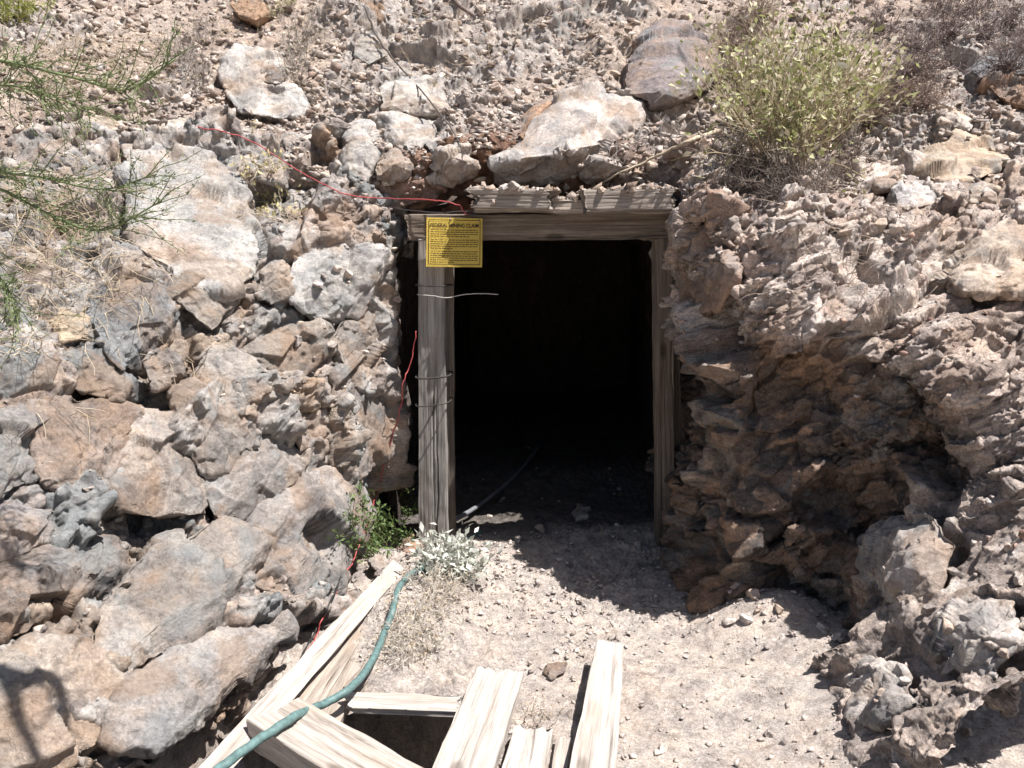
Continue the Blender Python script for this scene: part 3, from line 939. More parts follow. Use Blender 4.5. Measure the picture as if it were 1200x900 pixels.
# ---- the tunnel: an arched bore closed at its far end
nt_, na = 120, 90
ty = np.linspace(4.66, 9.2, nt_)
ang = np.linspace(0, 1, na)
prof = crom(np.array([(-0.62, -0.5), (-0.64, 0.2), (-0.66, 0.9), (-0.6, 1.45), (-0.3, 1.72), (0.1, 1.78), (0.5, 1.76), (0.92, 1.55), (0.98, 0.9), (0.98, 0.2), (0.96, -0.5)]), na)
TV = np.zeros((nt_ + 4, na, 3))
for i in range(nt_ + 4):
    j = min(i, nt_ - 1)
    k = max(0, i - nt_ + 1) / 4.0
    sc = 1 - k * 0.98
    q = prof * sc + np.array([0.1 * k, -0.5 * k])
    TV[i, :, 0] = q[:, 0] + 0.25 * max(0, (ty[j] - 6.0)) * 0.3
    TV[i, :, 1] = ty[j] + k * 0.02
    TV[i, :, 2] = q[:, 1]
Nn = grid_normals(TV, False)
tp = TV.reshape(-1, 3)
fA, gA, rA = facets(tp, 0.3, 411, (1, 1, 1), (10, 20, 0))
fB, gB, rB = facets(tp, 0.1, 423, (1, 1, 1), (10, 20, 0))
hh_ = (fA * 0.6 + fB)
cen = np.array([0.1, 0, 0.8])
dirn = tp * np.array([1, 0, 1]) - cen * np.array([1, 0, 1])
dirn /= np.linalg.norm(dirn, axis=1)[:, None] + 1e-6
TW = tp + dirn * (np.abs(hh_) * 1.0)[:, None]
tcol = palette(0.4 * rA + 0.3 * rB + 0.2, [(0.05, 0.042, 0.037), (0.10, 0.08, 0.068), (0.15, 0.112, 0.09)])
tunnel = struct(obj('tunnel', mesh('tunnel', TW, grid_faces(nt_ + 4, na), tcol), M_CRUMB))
#__OBJECTS__
# ------------------------------------------------------------------ rocks


def subdiv(V, F):
    e = np.sort(np.concatenate([F[:, [0, 1]], F[:, [1, 2]], F[:, [2, 0]]]), 1)
    u, inv = np.unique(e, axis=0, return_inverse=True)
    inv = inv.ravel()
    M = (V[u[:, 0]] + V[u[:, 1]]) / 2 if False else 0.5 * (V[u[:, 0]] + V[u[:, 1]])
    n = len(F)
    a, b, c = inv[:n] + len(V), inv[n:2 * n] + len(V), inv[2 * n:] + len(V)
    F2 = np.concatenate([np.stack([F[:, 0], a, c], 1), np.stack([a, F[:, 1], b], 1), np.stack([c, b, F[:, 2]], 1), np.stack([a, b, c], 1)])
    return np.concatenate([V, M]), F2


def vnormals(V, F):
    n = np.cross(V[F[:, 1]] - V[F[:, 0]], V[F[:, 2]] - V[F[:, 0]])
    N = np.zeros_like(V)
    for k in range(3):
        np.add.at(N, F[:, k], n)
    return N / (np.linalg.norm(N, axis=1)[:, None] + 1e-12)


def relax(V, F, k, it=1):
    e = np.concatenate([F[:, [0, 1]], F[:, [1, 2]], F[:, [2, 0]]])
    for _ in range(it):
        s = np.zeros_like(V)
        c = np.zeros(len(V))
        np.add.at(s, e[:, 0], V[e[:, 1]])
        np.add.at(s, e[:, 1], V[e[:, 0]])
        np.add.at(c, e[:, 0], 1)
        np.add.at(c, e[:, 1], 1)
        V = V * (1 - k) + k * s / c[:, None]
    return V


import bmesh


def hull(points):
    bm = bmesh.new()
    for q in points:
        bm.verts.new(tuple(q))
    r = bmesh.ops.convex_hull(bm, input=bm.verts)
    bmesh.ops.delete(bm, geom=[g for g in bm.verts if not g.link_faces], context='VERTS')
    bmesh.ops.triangulate(bm, faces=bm.faces)
    bmesh.ops.recalc_face_normals(bm, faces=bm.faces)
    bm.verts.index_update()
    V = np.array([v.co[:] for v in bm.verts])
    F = np.array([[v.index for v in f.verts] for f in bm.faces])
    bm.free()
    return V, F


def rock_colour(p, base, seed):
    base = np.array(base)
    n = fbm(p * 5, 4, seed)
    n2 = fbm(p * 3.3 + 7, 4, seed + 5)
    c = base * (1 + 0.35 * n)[:, None]
    r = sstep(0.12, 0.4, n2)[:, None] * 0.35
    c = c * (1 - r) + r * np.array((0.33, 0.225, 0.155))
    w = sstep(0.15, 0.4, -n2)[:, None] * 0.3
    return c * (1 - w) + w * np.array(BLUE) * 1.1


def block(spec, seed):
    name, label, cat, prot, thick, color, pts, ridge, rough = spec
    c = np.mean([q[:2] for q in pts], axis=0)
    if c[0] < 480 and c[1] > 300 and cat == 'rock':            # jointed bedrock: blocks fit tightly together
        prot = prot * 0.6
        pts = [tuple(c + (np.array(q[:2]) - c) * 1.09) + tuple(q[2:]) for q in pts]
        ridge = [(q[0], q[1], q[2] * 0.7) for q in ridge]
    out = []
    Ys = []
    for q in list(pts) + list(ridge):
        h = hit(q[0], q[1], BASE)
        Ys.append(h[0].y if h else None)
    med = float(np.median([y for y in Ys[:len(pts)] if y is not None]))
    n = len(pts)
    front = []
    for k, q in enumerate(list(pts) + list(ridge)):
        Y = Ys[k] if Ys[k] is not None else med
        Y = min(max(Y, med - 0.45), med + 0.45)
        pr = q[2] if len(q) > 2 else prot * (0.4 + 0.6 * random.random())
        front.append(P(q[0], q[1], Y - pr))
    cen = P(c[0], c[1], med)
    back = []
    for v in front[:n]:
        w = v + (cen - v) * 0.18 + Vector((0, thick, -0.25 * thick))
        back.append(w)
    V, F = hull(front + back)
    size = max((V.max(0) - V.min(0)))
    V, F = subdiv(V, F)
    V, F = subdiv(V, F)
    V = relax(V, F, 0.14, 1 if rough > 0.7 else 8)
    FULL.append(BVHTree.FromPolygons(V.tolist(), F.tolist()))
    lv = 3 if size > 0.25 else 2
    for _ in range(lv):
        V, F = subdiv(V, F)
        V = relax(V, F, 0.07)
    N = vnormals(V, F)
    f1, g1, r1 = facets(V, max(0.07, size * 0.30), seed, (1, 1, 1.3), (10, 40, 20), 0.26, 0.10, 0.05, 0.04, 0.6, 0.05)
    f2, g2, r2 = facets(V, 0.045, seed + 3, (0.9, 0.9, 1.6), (10, 40, 20), 0.28, 0.15, 0.08, 0.08, 0.5, 0.10)
    V = V + N * ((f1 * 0.45 + f2 * 0.42) * min(1.0, size / 0.25) * rough + fbm(V * 24, 4, seed) * 0.006 * rough)[:, None]
    if c[0] < 480 and c[1] > 300:
        color = (0.74 * color[0], 0.75 * color[1], 0.77 * color[2])
    col = rock_colour(V, color, seed) * (0.85 + 0.3 * r1)[:, None]
    o = obj(name, None, None)
    base = Vector(V.mean(0))
    C.objects.unlink(o)
    bpy.data.objects.remove(o)
    me = mesh(name, V - np.array(base), F, col, True)
    o = obj(name, me, M_ROCK)
    o.location = base
    tag(o, label, cat)
    return o


for k, sp_ in enumerate(BLOCKS):
    block(sp_, 500 + 11 * k)


def ico(n):
    bm = bmesh.new()
    bmesh.ops.create_icosphere(bm, subdivisions=n, radius=1.0)
    V = np.array([v.co[:] for v in bm.verts])
    F = np.array([[v.index for v in f.verts] for f in bm.faces])
    bm.free()
    return V, F


def chipped(n, seed, planes=9):
    r = np.random.default_rng(seed)
    V, F = ico(n)
    for k in range(planes):
        d = r.normal(size=3)
        d /= np.linalg.norm(d)
        o = r.uniform(0.45, 0.8)
        t = V @ d - o
        V = V - np.maximum(t, 0)[:, None] * d
    V = V * r.uniform(0.65, 1.15, 3)
    return V, F


TEMPL = []
for k in range(12):
    V, F = chipped(4, 40 + k, 15)
    V = V + vnormals(V, F) * (fbm(V * 2.2, 4, 60 + k) * 0.09 + fbm(V * 9, 3, 80 + k) * 0.025)[:, None]
    base = [(0.45, 0.39, 0.345), (0.40, 0.365, 0.34), (0.37, 0.30, 0.25), (0.50, 0.44, 0.385), (0.32, 0.28, 0.255), (0.43, 0.345, 0.285)][k % 6]
    me = mesh('stone', V, F, np.array(base) * (1 + 0.3 * fbm(V * 1.5, 4, 20 + k))[:, None], True)
    me.materials.append(M_STONE)
    TEMPL.append(me)


def inside(x, y, poly):
    r = False
    j = len(poly) - 1
    for i in range(len(poly)):
        xi, yi = poly[i]
        xj, yj = poly[j]
        if (yi > y) != (yj > y) and x < (xj - xi) * (y - yi) / (yj - yi) + xi:
            r = not r
        j = i
    return r


def strew(n, poly, smin, smax, label, group, name='stone'):
    xs_, ys_ = [q[0] for q in poly], [q[1] for q in poly]
    k = 0
    tries = 0
    while k < n and tries < n * 30:
        tries += 1
        x, y = random.uniform(min(xs_), max(xs_)), random.uniform(min(ys_), max(ys_))
        if not inside(x, y, poly):
            continue
        h = hit(x, y)
        if not h or h[1].z < 0.15:
            continue
        s = smin * (smax / smin) ** (random.random() ** 2.0)
        o = bpy.data.objects.new(name, random.choice(TEMPL))
        C.objects.link(o)
        o.scale = (s, s * random.uniform(0.7, 1.1), s * random.uniform(0.45, 0.85))
        o.rotation_euler = (random.uniform(-.5, .5), random.uniform(-.5, .5), random.uniform(0, 6.28))
        o.location = h[0] + h[1] * s * 0.18
        tag(o, label, 'stone', group)
        k += 1


strew(46, [(0, 0), (560, 0), (540, 90), (400, 120), (330, 200), (150, 150), (0, 300)], 0.022, 0.062, 'small angular stone on the dry slope left above the portal', 'stones on the upper left slope')
strew(48, [(540, 0), (740, 0), (725, 100), (660, 110), (600, 140), (530, 90)], 0.018, 0.06, 'small angular stone in the scree left of the big rounded boulder', 'stones in the scree beside the boulder')
strew(30, [(1000, 110), (1200, 130), (1200, 260), (1110, 320), (980, 290), (1000, 220)], 0.022, 0.065, 'small stone on the right slope around the tan wedge-shaped rock', 'stones on the right slope')
strew(20, [(820, 690), (960, 680), (1000, 760), (960, 740), (830, 735)], 0.02, 0.06, 'stone of the rubble heap at the foot of the shaded right wall', 'stones at the foot of the right wall')
strew(20, [(560, 640), (760, 680), (940, 760), (980, 880), (760, 890), (640, 740), (560, 760)], 0.010, 0.026, 'small loose stone lying on the dusty trench floor', 'stones on the trench floor')
strew(18, [(535, 640), (560, 540), (600, 525), (750, 525), (758, 640), (640, 680)], 0.012, 0.04, 'stone on the dim floor inside the tunnel mouth', 'stones inside the tunnel mouth')
strew(22, [(330, 300), (470, 250), (470, 400), (380, 460), (280, 400), (200, 420), (300, 340)], 0.018, 0.05, 'small stone lodged on the ledges of the left outcrop', 'stones on the left outcrop')
strew(26, [(1010, 640), (1200, 560), (1200, 900), (1010, 900), (1000, 760)], 0.018, 0.05, 'stone in the crumbling near bank at the lower right', 'stones in the near right bank')

# gravel and chips: nobody could count them
GT = [hull(np.random.default_rng(900 + k).normal(size=(9, 3)) * 0.62) for k in range(10)]


def gravel(name, Pts, Nrm, smin, smax, cols, seed, label):
    r = np.random.default_rng(seed)
    n = len(Pts)
    mb = MB()
    which = r.integers(0, len(GT), n)
    for t in range(len(GT)):
        idx = np.where(which == t)[0]
        if not len(idx):
            continue
        V, F = GT[t]
        V = V + 0
        m = len(idx)
        s = smin * (smax / smin) ** (r.random(m) ** 2.2)
        a = r.uniform(0, 6.28, m)
        b = r.uniform(-0.6, 0.6, m)
        sc = np.stack([s, s * r.uniform(.6, 1.1, m), s * r.uniform(.4, .8, m)], 1)
        W = V[None] * sc[:, None]
        ca, sa, cb, sb = np.cos(a)[:, None], np.sin(a)[:, None], np.cos(b)[:, None], np.sin(b)[:, None]
        x, y, z_ = W[..., 0], W[..., 1], W[..., 2]
        y, z_ = y * cb - z_ * sb, y * sb + z_ * cb
        x, y = x * ca - y * sa, x * sa + y * ca
        W = np.stack([x, y, z_], -1) + (Pts[idx] + Nrm[idx] * s[:, None] * 0.25)[:, None]
        c = palette(r.random(m), cols) * r.uniform(0.7, 1.2, m)[:, None]
        FF = (F[None] + (np.arange(m) * len(V))[:, None, None]).reshape(-1, 3)
        mb.add(W.reshape(-1, 3), FF, np.repeat(c, len(V), 0))
    o = obj(name, mb.mesh(name), M_STONE)
    tag(o, label, 'gravel', None, 'stuff')


def pick(W, n, seed, nzmin, flip, lo=None):
    N = grid_normals(W).reshape(-1, 3)
    Vv = W.reshape(-1, 3)
    r = np.random.default_rng(seed)
    i = r.integers(0, len(Vv), n * 4)
    k = N[i, 2] > nzmin
    if lo is not None:
        k &= lo(Vv[i])
    i = i[k][:n]
    return Vv[i], N[i]


rg = np.random.default_rng(5)
n = 17000
gx_ = rg.uniform(-0.75, 1.35, n)
gy_ = 2.0 + 3.2 * rg.random(n) ** 0.9
dens = fbm(np.stack([gx_, gy_, gx_ * 0], 1) * 1.8, 3, 71) + 0.5 - 1.0 * np.exp(-(((gx_ - 0.65) / 0.42) ** 2 + ((gy_ - 3.0) / 0.55) ** 2) ** 2)
k = rg.random(n) < np.clip(dens, 0.12, 1) * (gy_ < 4.45 + 0.25 * rg.random(n))
gx_, gy_ = gx_[k], gy_[k]
gravel('floor_gravel', np.stack([gx_, gy_, gz(gx_, gy_)], 1), np.tile([[0, 0, 1.0]], (len(gx_), 1)), 0.003, 0.017,
       [(0.36, 0.31, 0.27), (0.47, 0.41, 0.37), (0.52, 0.46, 0.42), (0.58, 0.52, 0.46)], 1, 'fine grey-beige gravel over the trench floor')
Q, QN = pick(HW[60:430], 24000, 2, 0.2, False)
gravel('slope_gravel', Q, QN, 0.005, 0.042, [(0.27, 0.205, 0.17), (0.42, 0.345, 0.295), (0.47, 0.41, 0.365), (0.54, 0.475, 0.42)], 2, 'loose chips and gravel over the hill slope')
Q, QN = pick(RW[430:], 6000, 3, 0.35, False)
gravel('bank_gravel', Q[:1300], QN[:1300], 0.004, 0.022, [(0.30, 0.20, 0.16), (0.42, 0.35, 0.31), (0.47, 0.41, 0.37)], 3, 'rock chips on the sunlit top of the right bank')
Q, QN = pick(LW, 3000, 4, 0.72, True)
gravel('ledge_gravel', Q, QN, 0.004, 0.025, [(0.34, 0.29, 0.25), (0.45, 0.40, 0.36), (0.52, 0.46, 0.40)], 4, 'small chips lying on ledges of the left outcrop')

# ------------------------------------------------------------------ timber


def timber(name, mat, L, W, T, seed, cracks=5, wear=0.004, ragged=0.02, taper=(1, 1), bow=0.0, rnd=0.12, twist=0.0):
    r = np.random.default_rng(seed)
    per = 2 * (W + T)
    m = int(max(48, min(200, per / 0.003)))
    n = int(max(40, min(260, L / 0.008)))
    t = np.linspace(0, 1, m, endpoint=False) * per
    # rectangle perimeter with rounded corners
    pts = []
    for q in t:
        if q < W:
            pts.append((q - W / 2, T / 2))
        elif q < W + T:
            pts.append((W / 2, T / 2 - (q - W)))
        elif q < 2 * W + T:
            pts.append((W / 2 - (q - W - T), -T / 2))
        else:
            pts.append((-W / 2, -T / 2 + (q - 2 * W - T)))
    pts = np.array(pts)
    for _ in range(max(1, int(rnd * 0.4 * T / (per / m)))):
        pts = 0.5 * pts + 0.25 * (np.roll(pts, 1, 0) + np.roll(pts, -1, 0))
    nrm = np.roll(pts, -1, 0) - np.roll(pts, 1, 0)
    nrm = np.stack([-nrm[:, 1], nrm[:, 0]], 1)
    nrm /= np.linalg.norm(nrm, axis=1)[:, None] + 1e-9
    x = np.linspace(-0.5, 0.5, n)
    X = np.repeat(x[:, None], m, 1)
    g = np.stack([X.ravel() * L * 2.2, np.tile(pts[:, 0], n) * 60, np.tile(pts[:, 1], n) * 60 + seed], 1)
    g2 = np.stack([X.ravel() * L * 5, np.tile(pts[:, 0], n) * 9, np.tile(pts[:, 1], n) * 9 + seed], 1)
    d = (-np.abs(fbm(g, 3, seed)) * wear * 1.2 + fbm(g2, 3, seed + 4) * wear * 1.6).reshape(n, m)
    for k in range(cracks):
        u0 = r.uniform(0, per)
        c0, ln = r.uniform(-0.5, 0.5), r.uniform(0.15, 0.5)
        wv = u0 + fbm(np.stack([x * L * 3, x * 0 + k, x * 0 + seed], 1), 3, seed + k) * 0.02
        du = np.abs((t[None] - wv[:, None] + per / 2) % per - per / 2)
        am = np.clip(1 - np.abs(x - c0) / ln, 0, 1)[:, None]
        d -= np.exp(-(du / 0.0028) ** 2) * min(0.012, T * 0.22) * am ** 0.5
    tp = np.interp(x, [-0.5, 0.5], taper)[:, None, None]
    cs = pts[None] * tp + nrm[None] * d[..., None]
    a = x[:, None] * twist
    Yy, Zz = cs[..., 0] * np.cos(a) - cs[..., 1] * np.sin(a), cs[..., 0] * np.sin(a) + cs[..., 1] * np.cos(a)
    Zz = Zz + bow * (1 - 4 * x[:, None] ** 2)
    ends = fbm(np.stack([pts[:, 0] * 22, pts[:, 1] * 22, pts[:, 0] * 0 + seed], 1), 3, seed + 9)
    ends2 = fbm(np.stack([pts[:, 0] * 22, pts[:, 1] * 22, pts[:, 0] * 0 + seed + 40], 1), 3, seed + 9)
    sh = np.clip((np.abs(x) - 0.30) / 0.20, 0, 1)[:, None]
    X = X * L + np.where(x[:, None] > 0, ends[None], ends2[None]) * ragged * sh
    V = np.stack([X, Yy, Zz], -1).reshape(-1, 3)
    F4 = np.concatenate([np.stack([np.arange(n - 1)[:, None] * m + np.arange(m)[None], np.arange(n - 1)[:, None] * m + (np.arange(m)[None] + 1) % m,
                                   np.arange(1, n)[:, None] * m + (np.arange(m)[None] + 1) % m, np.arange(1, n)[:, None] * m + np.arange(m)[None]], -1).reshape(-1, 4)])
    ring0, ringn = V[:m], V[-m:]
    F3 = []
    extra = []
    base = len(V)
    for ring, off, rev in ((ring0, 0, True), (ringn, (n - 1) * m, False)):
        cx = ring.mean(0)
        inn = ring * 0.5 + cx * 0.5
        inn[:, 0] -= (np.sign(cx[0])) * 0.003 * r.random(m)
        b = base + len(extra)
        extra += list(inn) + [cx]
        for k in range(m):
            kn = (k + 1) % m
            q = [[off + k, off + kn, b + k], [off + kn, b + kn, b + k], [b + k, b + kn, b + m]]
            F3 += [f[::-1] for f in q] if not rev else q
    V = np.concatenate([V, np.array(extra)])
    # outward check
    return mesh(name, V, [F4[:, ::-1], np.array(F3)[:, ::-1]], None, False)


def frame_matrix(A, Bp, up):
    A, Bp, up = Vector(A), Vector(Bp), Vector(up)
    x = (Bp - A).normalized()
    z_ = (up - x * up.dot(x)).normalized()
    y = z_.cross(x)
    m = Matrix((x, y, z_)).transposed().to_4x4()
    m.translation = (A + Bp) / 2
    return m


def put(name, mat, A, Bp, up, W, T, seed, parent=None, **kw):
    L = (Vector(Bp) - Vector(A)).length
    o = obj(name, timber(name, mat, L, W, T, seed, **kw), mat, parent)
    M = frame_matrix(A, Bp, up)
    if parent is not None:
        M = Matrix.Translation(-parent.location) @ M
    o.matrix_basis = M
    return o


portal = thing('timber_portal', 'weathered timber frame of two posts and a lintel around the dark mine entrance', 'door frame', (0.1, 4.45, 0.0))
lp = put('post', M_POST, P(509, 690, 4.40), P(506, 279, 4.42), (0, -1, 0), 0.145, 0.12, 3, portal, cracks=8, wear=0.005, taper=(1.05, 0.86))
lp['label'] = 'sunlit grey post with long drying cracks'
rp = put('post', M_LINTEL, P(779, 700, 4.46), P(776, 281, 4.5), (0, -1, 0), 0.09, 0.12, 5, portal, cracks=6, wear=0.005)
rp['label'] = 'dark brown post in the shade'
put('backing_post', M_LINTEL, P(524, 690, 4.56), P(520, 283, 4.58), (0, -1, 0), 0.10, 0.06, 7, portal, cracks=5, wear=0.005)
put('side_plank', M_LINTEL, P(793, 560, 4.52), P(788, 300, 4.53), (0, -1, 0.0), 0.05, 0.05, 8, portal, cracks=3)
put('lintel', M_LINTEL, P(478, 267, 4.46), P(790, 265, 4.48), (0, -1, 0), 0.125, 0.15, 9, portal, cracks=7, wear=0.006)
# bindings of wire round the left post
for (ya, yb, rr_) in ((334, 335, .003), (443, 441, .0045), (476, 472, .003)):
    mb = MB()
    a_, b_ = P(488, ya, 4.315), P(524, yb, 4.315)
    back_a, back_b = a_ + Vector((-.006, .16, 0)), b_ + Vector((.006, .16, 0))
    mid = a_ * 0.5 + b_ * 0.5 + Vector((0, -0.012, -0.004))
    mb.tube(crom(np.array([tuple(q) for q in (back_a, a_, mid, b_, back_b, back_a)]), 40), rr_, rr_, 6, (0.05, 0.045, 0.04))
    o = obj('binding_wire', mb.mesh('binding_wire', True), M_TWIG, portal)
    o.location = -portal.location

tag(put('cap_plank', M_CAP, P(560, 234, 4.35), P(646, 235, 4.34), (0, 0, 1), 0.21, 0.085, 11, cracks=4, wear=0.006, ragged=0.07), 'rotten short plank with crumbled ends on the left of the lintel', 'plank')
tag(put('cap_plank', M_CAP, P(684, 238, 4.32), P(782, 236, 4.33), (0, 0.05, 1), 0.23, 0.10, 12, cracks=4, wear=0.005, ragged=0.04), 'thick grey plank lying on the right of the lintel under rubble', 'plank')
tag(put('cap_plank', M_BROWN, P(556, 243, 4.42), P(786, 243, 4.42), (0, 0, 1), 0.20, 0.06, 13, cracks=6, wear=0.008, ragged=0.03), 'long brown plank laid flat along the top of the lintel', 'plank')

bpy.context.view_layer.update()
capP = []
for o in [q for q in C.objects if q.name.startswith('cap_plank')]:
    W_ = [tuple(o.matrix_basis @ v.co) for v in o.data.vertices]
    FULL.append(BVHTree.FromPolygons(W_, [tuple(f.vertices) for f in o.data.polygons]))
strew(40, [(560, 196), (775, 196), (782, 226), (565, 226)], 0.016, 0.06, 'small stone in the rubble lying on the cap planks', 'rubble on the cap planks')
n = 3000
qx, qy = rg.uniform(-0.2, 0.78, n), rg.uniform(4.1, 4.75, n)
Q = [(x, y, drop(x, y, 2.6)) for x, y in zip(qx, qy)]
Q = [np.array(h[0]) for x, y, h in Q if h and 1.6 < h[0].z < 1.97 and y > 4.235 + 0.05 * math.sin(9 * x) + 0.06 * random.random()]
gravel('cap_dirt', np.array(Q), np.tile([[0, 0, 1.0]], (len(Q), 1)), 0.005, 0.042, [(0.22, 0.16, 0.12), (0.38, 0.31, 0.26), (0.46, 0.40, 0.35)], 9, 'dirt and chips heaped on the cap planks')

# foreground boards over the pit
tag(put('board', M_WHITE, G(586, 790, .06), G(530, 940, .06), (0, 0, 1), 0.172, 0.045, 21, cracks=7, ragged=0.05), 'wide bleached board with knots and a long split, in the middle of the foreground', 'board')
tag(put('board', M_WHITE, G(715, 757, .07), G(690, 940, .07), (0.05, 0, 1), 0.118, 0.045, 22, cracks=4, taper=(0.85, 1.15), ragged=0.01), 'smooth bleached board right of the other foreground boards', 'board')
tag(put('board', M_WHITE, G(624, 862, .03), G(602, 960, .03), (0, 0, 1), 0.125, 0.04, 23, cracks=6, ragged=0.09), 'short bleached board with a jagged broken end', 'board')
tag(put('board', M_PALE, G(661, 868, .02), G(648, 960, .02), (0, 0.1, 1), 0.05, 0.04, 24, cracks=3, ragged=0.05), 'narrow splintered strip of wood beside the smooth bleached board', 'board')
tag(put('beam', M_PALE, G(322, 846, .13), G(470, 935, .13), (0.05, 0.0, 1), 0.185, 0.085, 25, cracks=9, wear=0.006, ragged=0.01), 'thick pale beam under the green hose at the bottom edge', 'beam')
tag(put('board', M_WHITE, G(466, 664, .10), G(235, 920, .13), (0.75, 0.1, 1), 0.075, 0.03, 26, cracks=4, ragged=0.01), 'long chalky white plank along the foot of the left outcrop', 'board')
tag(put('board', M_BROWN, G(427, 716, .05), G(318, 872, .05), (0.25, 0.1, 1), 0.15, 0.035, 27, cracks=7, ragged=0.03, taper=(0.75, 1.1)), 'weathered brown plank beside the chalky white plank', 'board')
tag(put('board', M_BROWN, G(440, 728, .02), G(378, 862, .02), (0.1, 0.1, 1), 0.075, 0.04, 28, cracks=5, ragged=0.04, taper=(0.7, 1.1)), 'narrow brown plank half under the green hose', 'board')
tag(put('board', M_WHITE, G(412, 823, .06), G(542, 828, .07), (0, -0.15, 1), 0.085, 0.028, 29, cracks=6, ragged=0.06, wear=0.006), 'broken whitish board across the back of the pit', 'board')
tag(put('bark_chunk', M_BROWN, G(447, 770, .03), G(416, 806, .03), (0.1, 0, 1), 0.07, 0.04, 30, cracks=5, ragged=0.06, wear=0.009), 'chunk of split brown wood right of the green hose', 'wood')

# ------------------------------------------------------------------ the sign
M_SIGN = mat_plain('yellow_sign_paint', 0.12, 18, 0.45, 0, 0.4)
M_INK = mat_plain('black_sign_ink', 0.1, 40, 0.5)
sc_ = P(532.5, 284, 4.31)
sign = thing('mining_claim_sign', 'yellow metal sign with black lettering nailed to the left end of the lintel', 'sign', sc_)
sign.rotation_euler = (R(-12), R(0.8), R(2))
SW, SH = 0.268, 0.238
bm = bmesh.new()
nx_, nz_ = 24, 20
vv = [[bm.verts.new((-SW / 2 + SW * i / nx_, 0.006 * math.sin(3.1 * i / nx_) * math.sin(2.5 * j / nz_ + .4) + 0.004 * (i / nx_) ** 3 * (j / nz_), -SH / 2 + SH * j / nz_)) for i in range(nx_ + 1)] for j in range(nz_ + 1)]
for j in range(nz_):
    for i in range(nx_):
        bm.faces.new((vv[j][i], vv[j][i + 1], vv[j + 1][i + 1], vv[j + 1][i]))
r_ = bmesh.ops.solidify(bm, geom=bm.faces[:], thickness=0.0015)
me = bpy.data.meshes.new('panel')
bm.to_mesh(me)
bm.free()
at_ = me.color_attributes.new('col', 'FLOAT_COLOR', 'POINT')
at_.data.foreach_set('color', np.tile(np.array([0.82, 0.62, 0.13, 1], np.float32), len(me.vertices)))
me.materials.append(M_SIGN)
obj('panel', me, None, sign)


def sy(x, z_):
    i, j = (x + SW / 2) / SW, (z_ + SH / 2) / SH
    return 0.006 * math.sin(3.1 * i) * math.sin(2.5 * j + .4) + 0.004 * i ** 3 * j - 0.0032


def on_sign(mb, x0, x1, z0, z1):
    n = max(1, int((x1 - x0) / 0.012))
    for k in range(n):
        a, b = x0 + (x1 - x0) * k / n, x0 + (x1 - x0) * (k + 1) / n
        mb.add([(a, sy(a, z0), z0), (b, sy(b, z0), z0), (b, sy(b, z1), z1), (a, sy(a, z1), z1)], [[0, 1, 2, 3]], (0.03, 0.022, 0.015))


mb = MB()
e = 0.010
t_ = 0.0028
on_sign(mb, -SW / 2 + e, SW / 2 - e, SH / 2 - e - t_, SH / 2 - e)
on_sign(mb, -SW / 2 + e, SW / 2 - e, -SH / 2 + e, -SH / 2 + e + t_)
for xx in (-SW / 2 + e, SW / 2 - e - t_):
    for k in range(14):
        z0 = -SH / 2 + e + t_ + (SH - 2 * e - 2 * t_) * k / 14
        on_sign(mb, xx, xx + t_, z0, z0 + (SH - 2 * e - 2 * t_) / 14)
obj('border_line', mb.mesh('border_line'), M_INK, sign)
cu = bpy.data.curves.new('title', 'FONT')
cu.body = 'FEDERAL MINING CLAIM'
cu.align_x = 'CENTER'
cu.size = 0.026
cu.offset = 0.0006
to = bpy.data.objects.new('title_tmp', cu)
C.objects.link(to)
dg = bpy.context.evaluated_depsgraph_get()
me = bpy.data.meshes.new_from_object(to.evaluated_get(dg))
bpy.data.objects.remove(to)
co = np.array([v.co[:] for v in me.vertices])
wdt = co[:, 0].max() - co[:, 0].min()
co[:, 0] *= (SW - 0.036) / wdt
co[:, 1] = co[:, 1] * 1.0 + 0.073
for v, q in zip(me.vertices, co):
    v.co = (q[0], sy(q[0], q[1]) - 0.0004, q[1])
at_ = me.color_attributes.new('col', 'FLOAT_COLOR', 'POINT')
at_.data.foreach_set('color', np.tile(np.array([0.03, 0.022, 0.015, 1], np.float32), len(me.vertices)))
me.materials.clear()
me.materials.append(M_INK)
obj('title_lettering', me, None, sign)
mb = MB()
for row in range(15):
    z0 = 0.058 - row * 0.0105 - (0.006 if row > 3 else 0) - (0.004 if row > 8 else 0)
    x = -SW / 2 + 0.020
    end = SW / 2 - 0.020 if row not in (3, 8, 14) else random.uniform(-0.02, 0.08)
    while x < end - 0.004:
        w = random.uniform(0.005, 0.019)
        on_sign(mb, x, min(x + w, end), z0, z0 + 0.0034)
        x += w + 0.0032
obj('small_print', mb.mesh('small_print'), M_INK, sign)
mb = MB()
for xx, zz_ in ((-0.02, 0.112), (0.118, 0.110)):
    mb.tube([(xx, sy(xx, zz_) + 0.003, zz_), (xx, sy(xx, zz_) - 0.004, zz_)], 0.004, 0.004, 8, (0.25, 0.23, 0.21))
obj('nail', mb.mesh('nail'), M_TWIG, sign)

# ------------------------------------------------------------------ hose and wires
M_HOSE = mat_plain('green_hose_rubber', 0.6, 45, 0.55, 0, 0.35)
M_WIRE = mat_plain('wire_plastic', 0.2, 20, 0.45, 0, 0.4)


def line3(pts, n):
    return crom(np.array([tuple(q) for q in pts]), n)


def cable(name, label, cat, pts, rad, col, mat, sides=6, n=120, wob=0.0, seed=0):
    q = line3(pts, n)
    if wob:
        t = np.linspace(0, len(pts) * 3, n)
        q = q + np.stack([fbm(np.stack([t, t * 0 + 3 * k, t * 0], 1), 3, seed + k) for k in range(3)], 1) * wob
    mb = MB()
    mb.tube(q, rad, rad, sides, col)
    return tag(obj(name, mb.mesh(name, True), mat), label, cat)


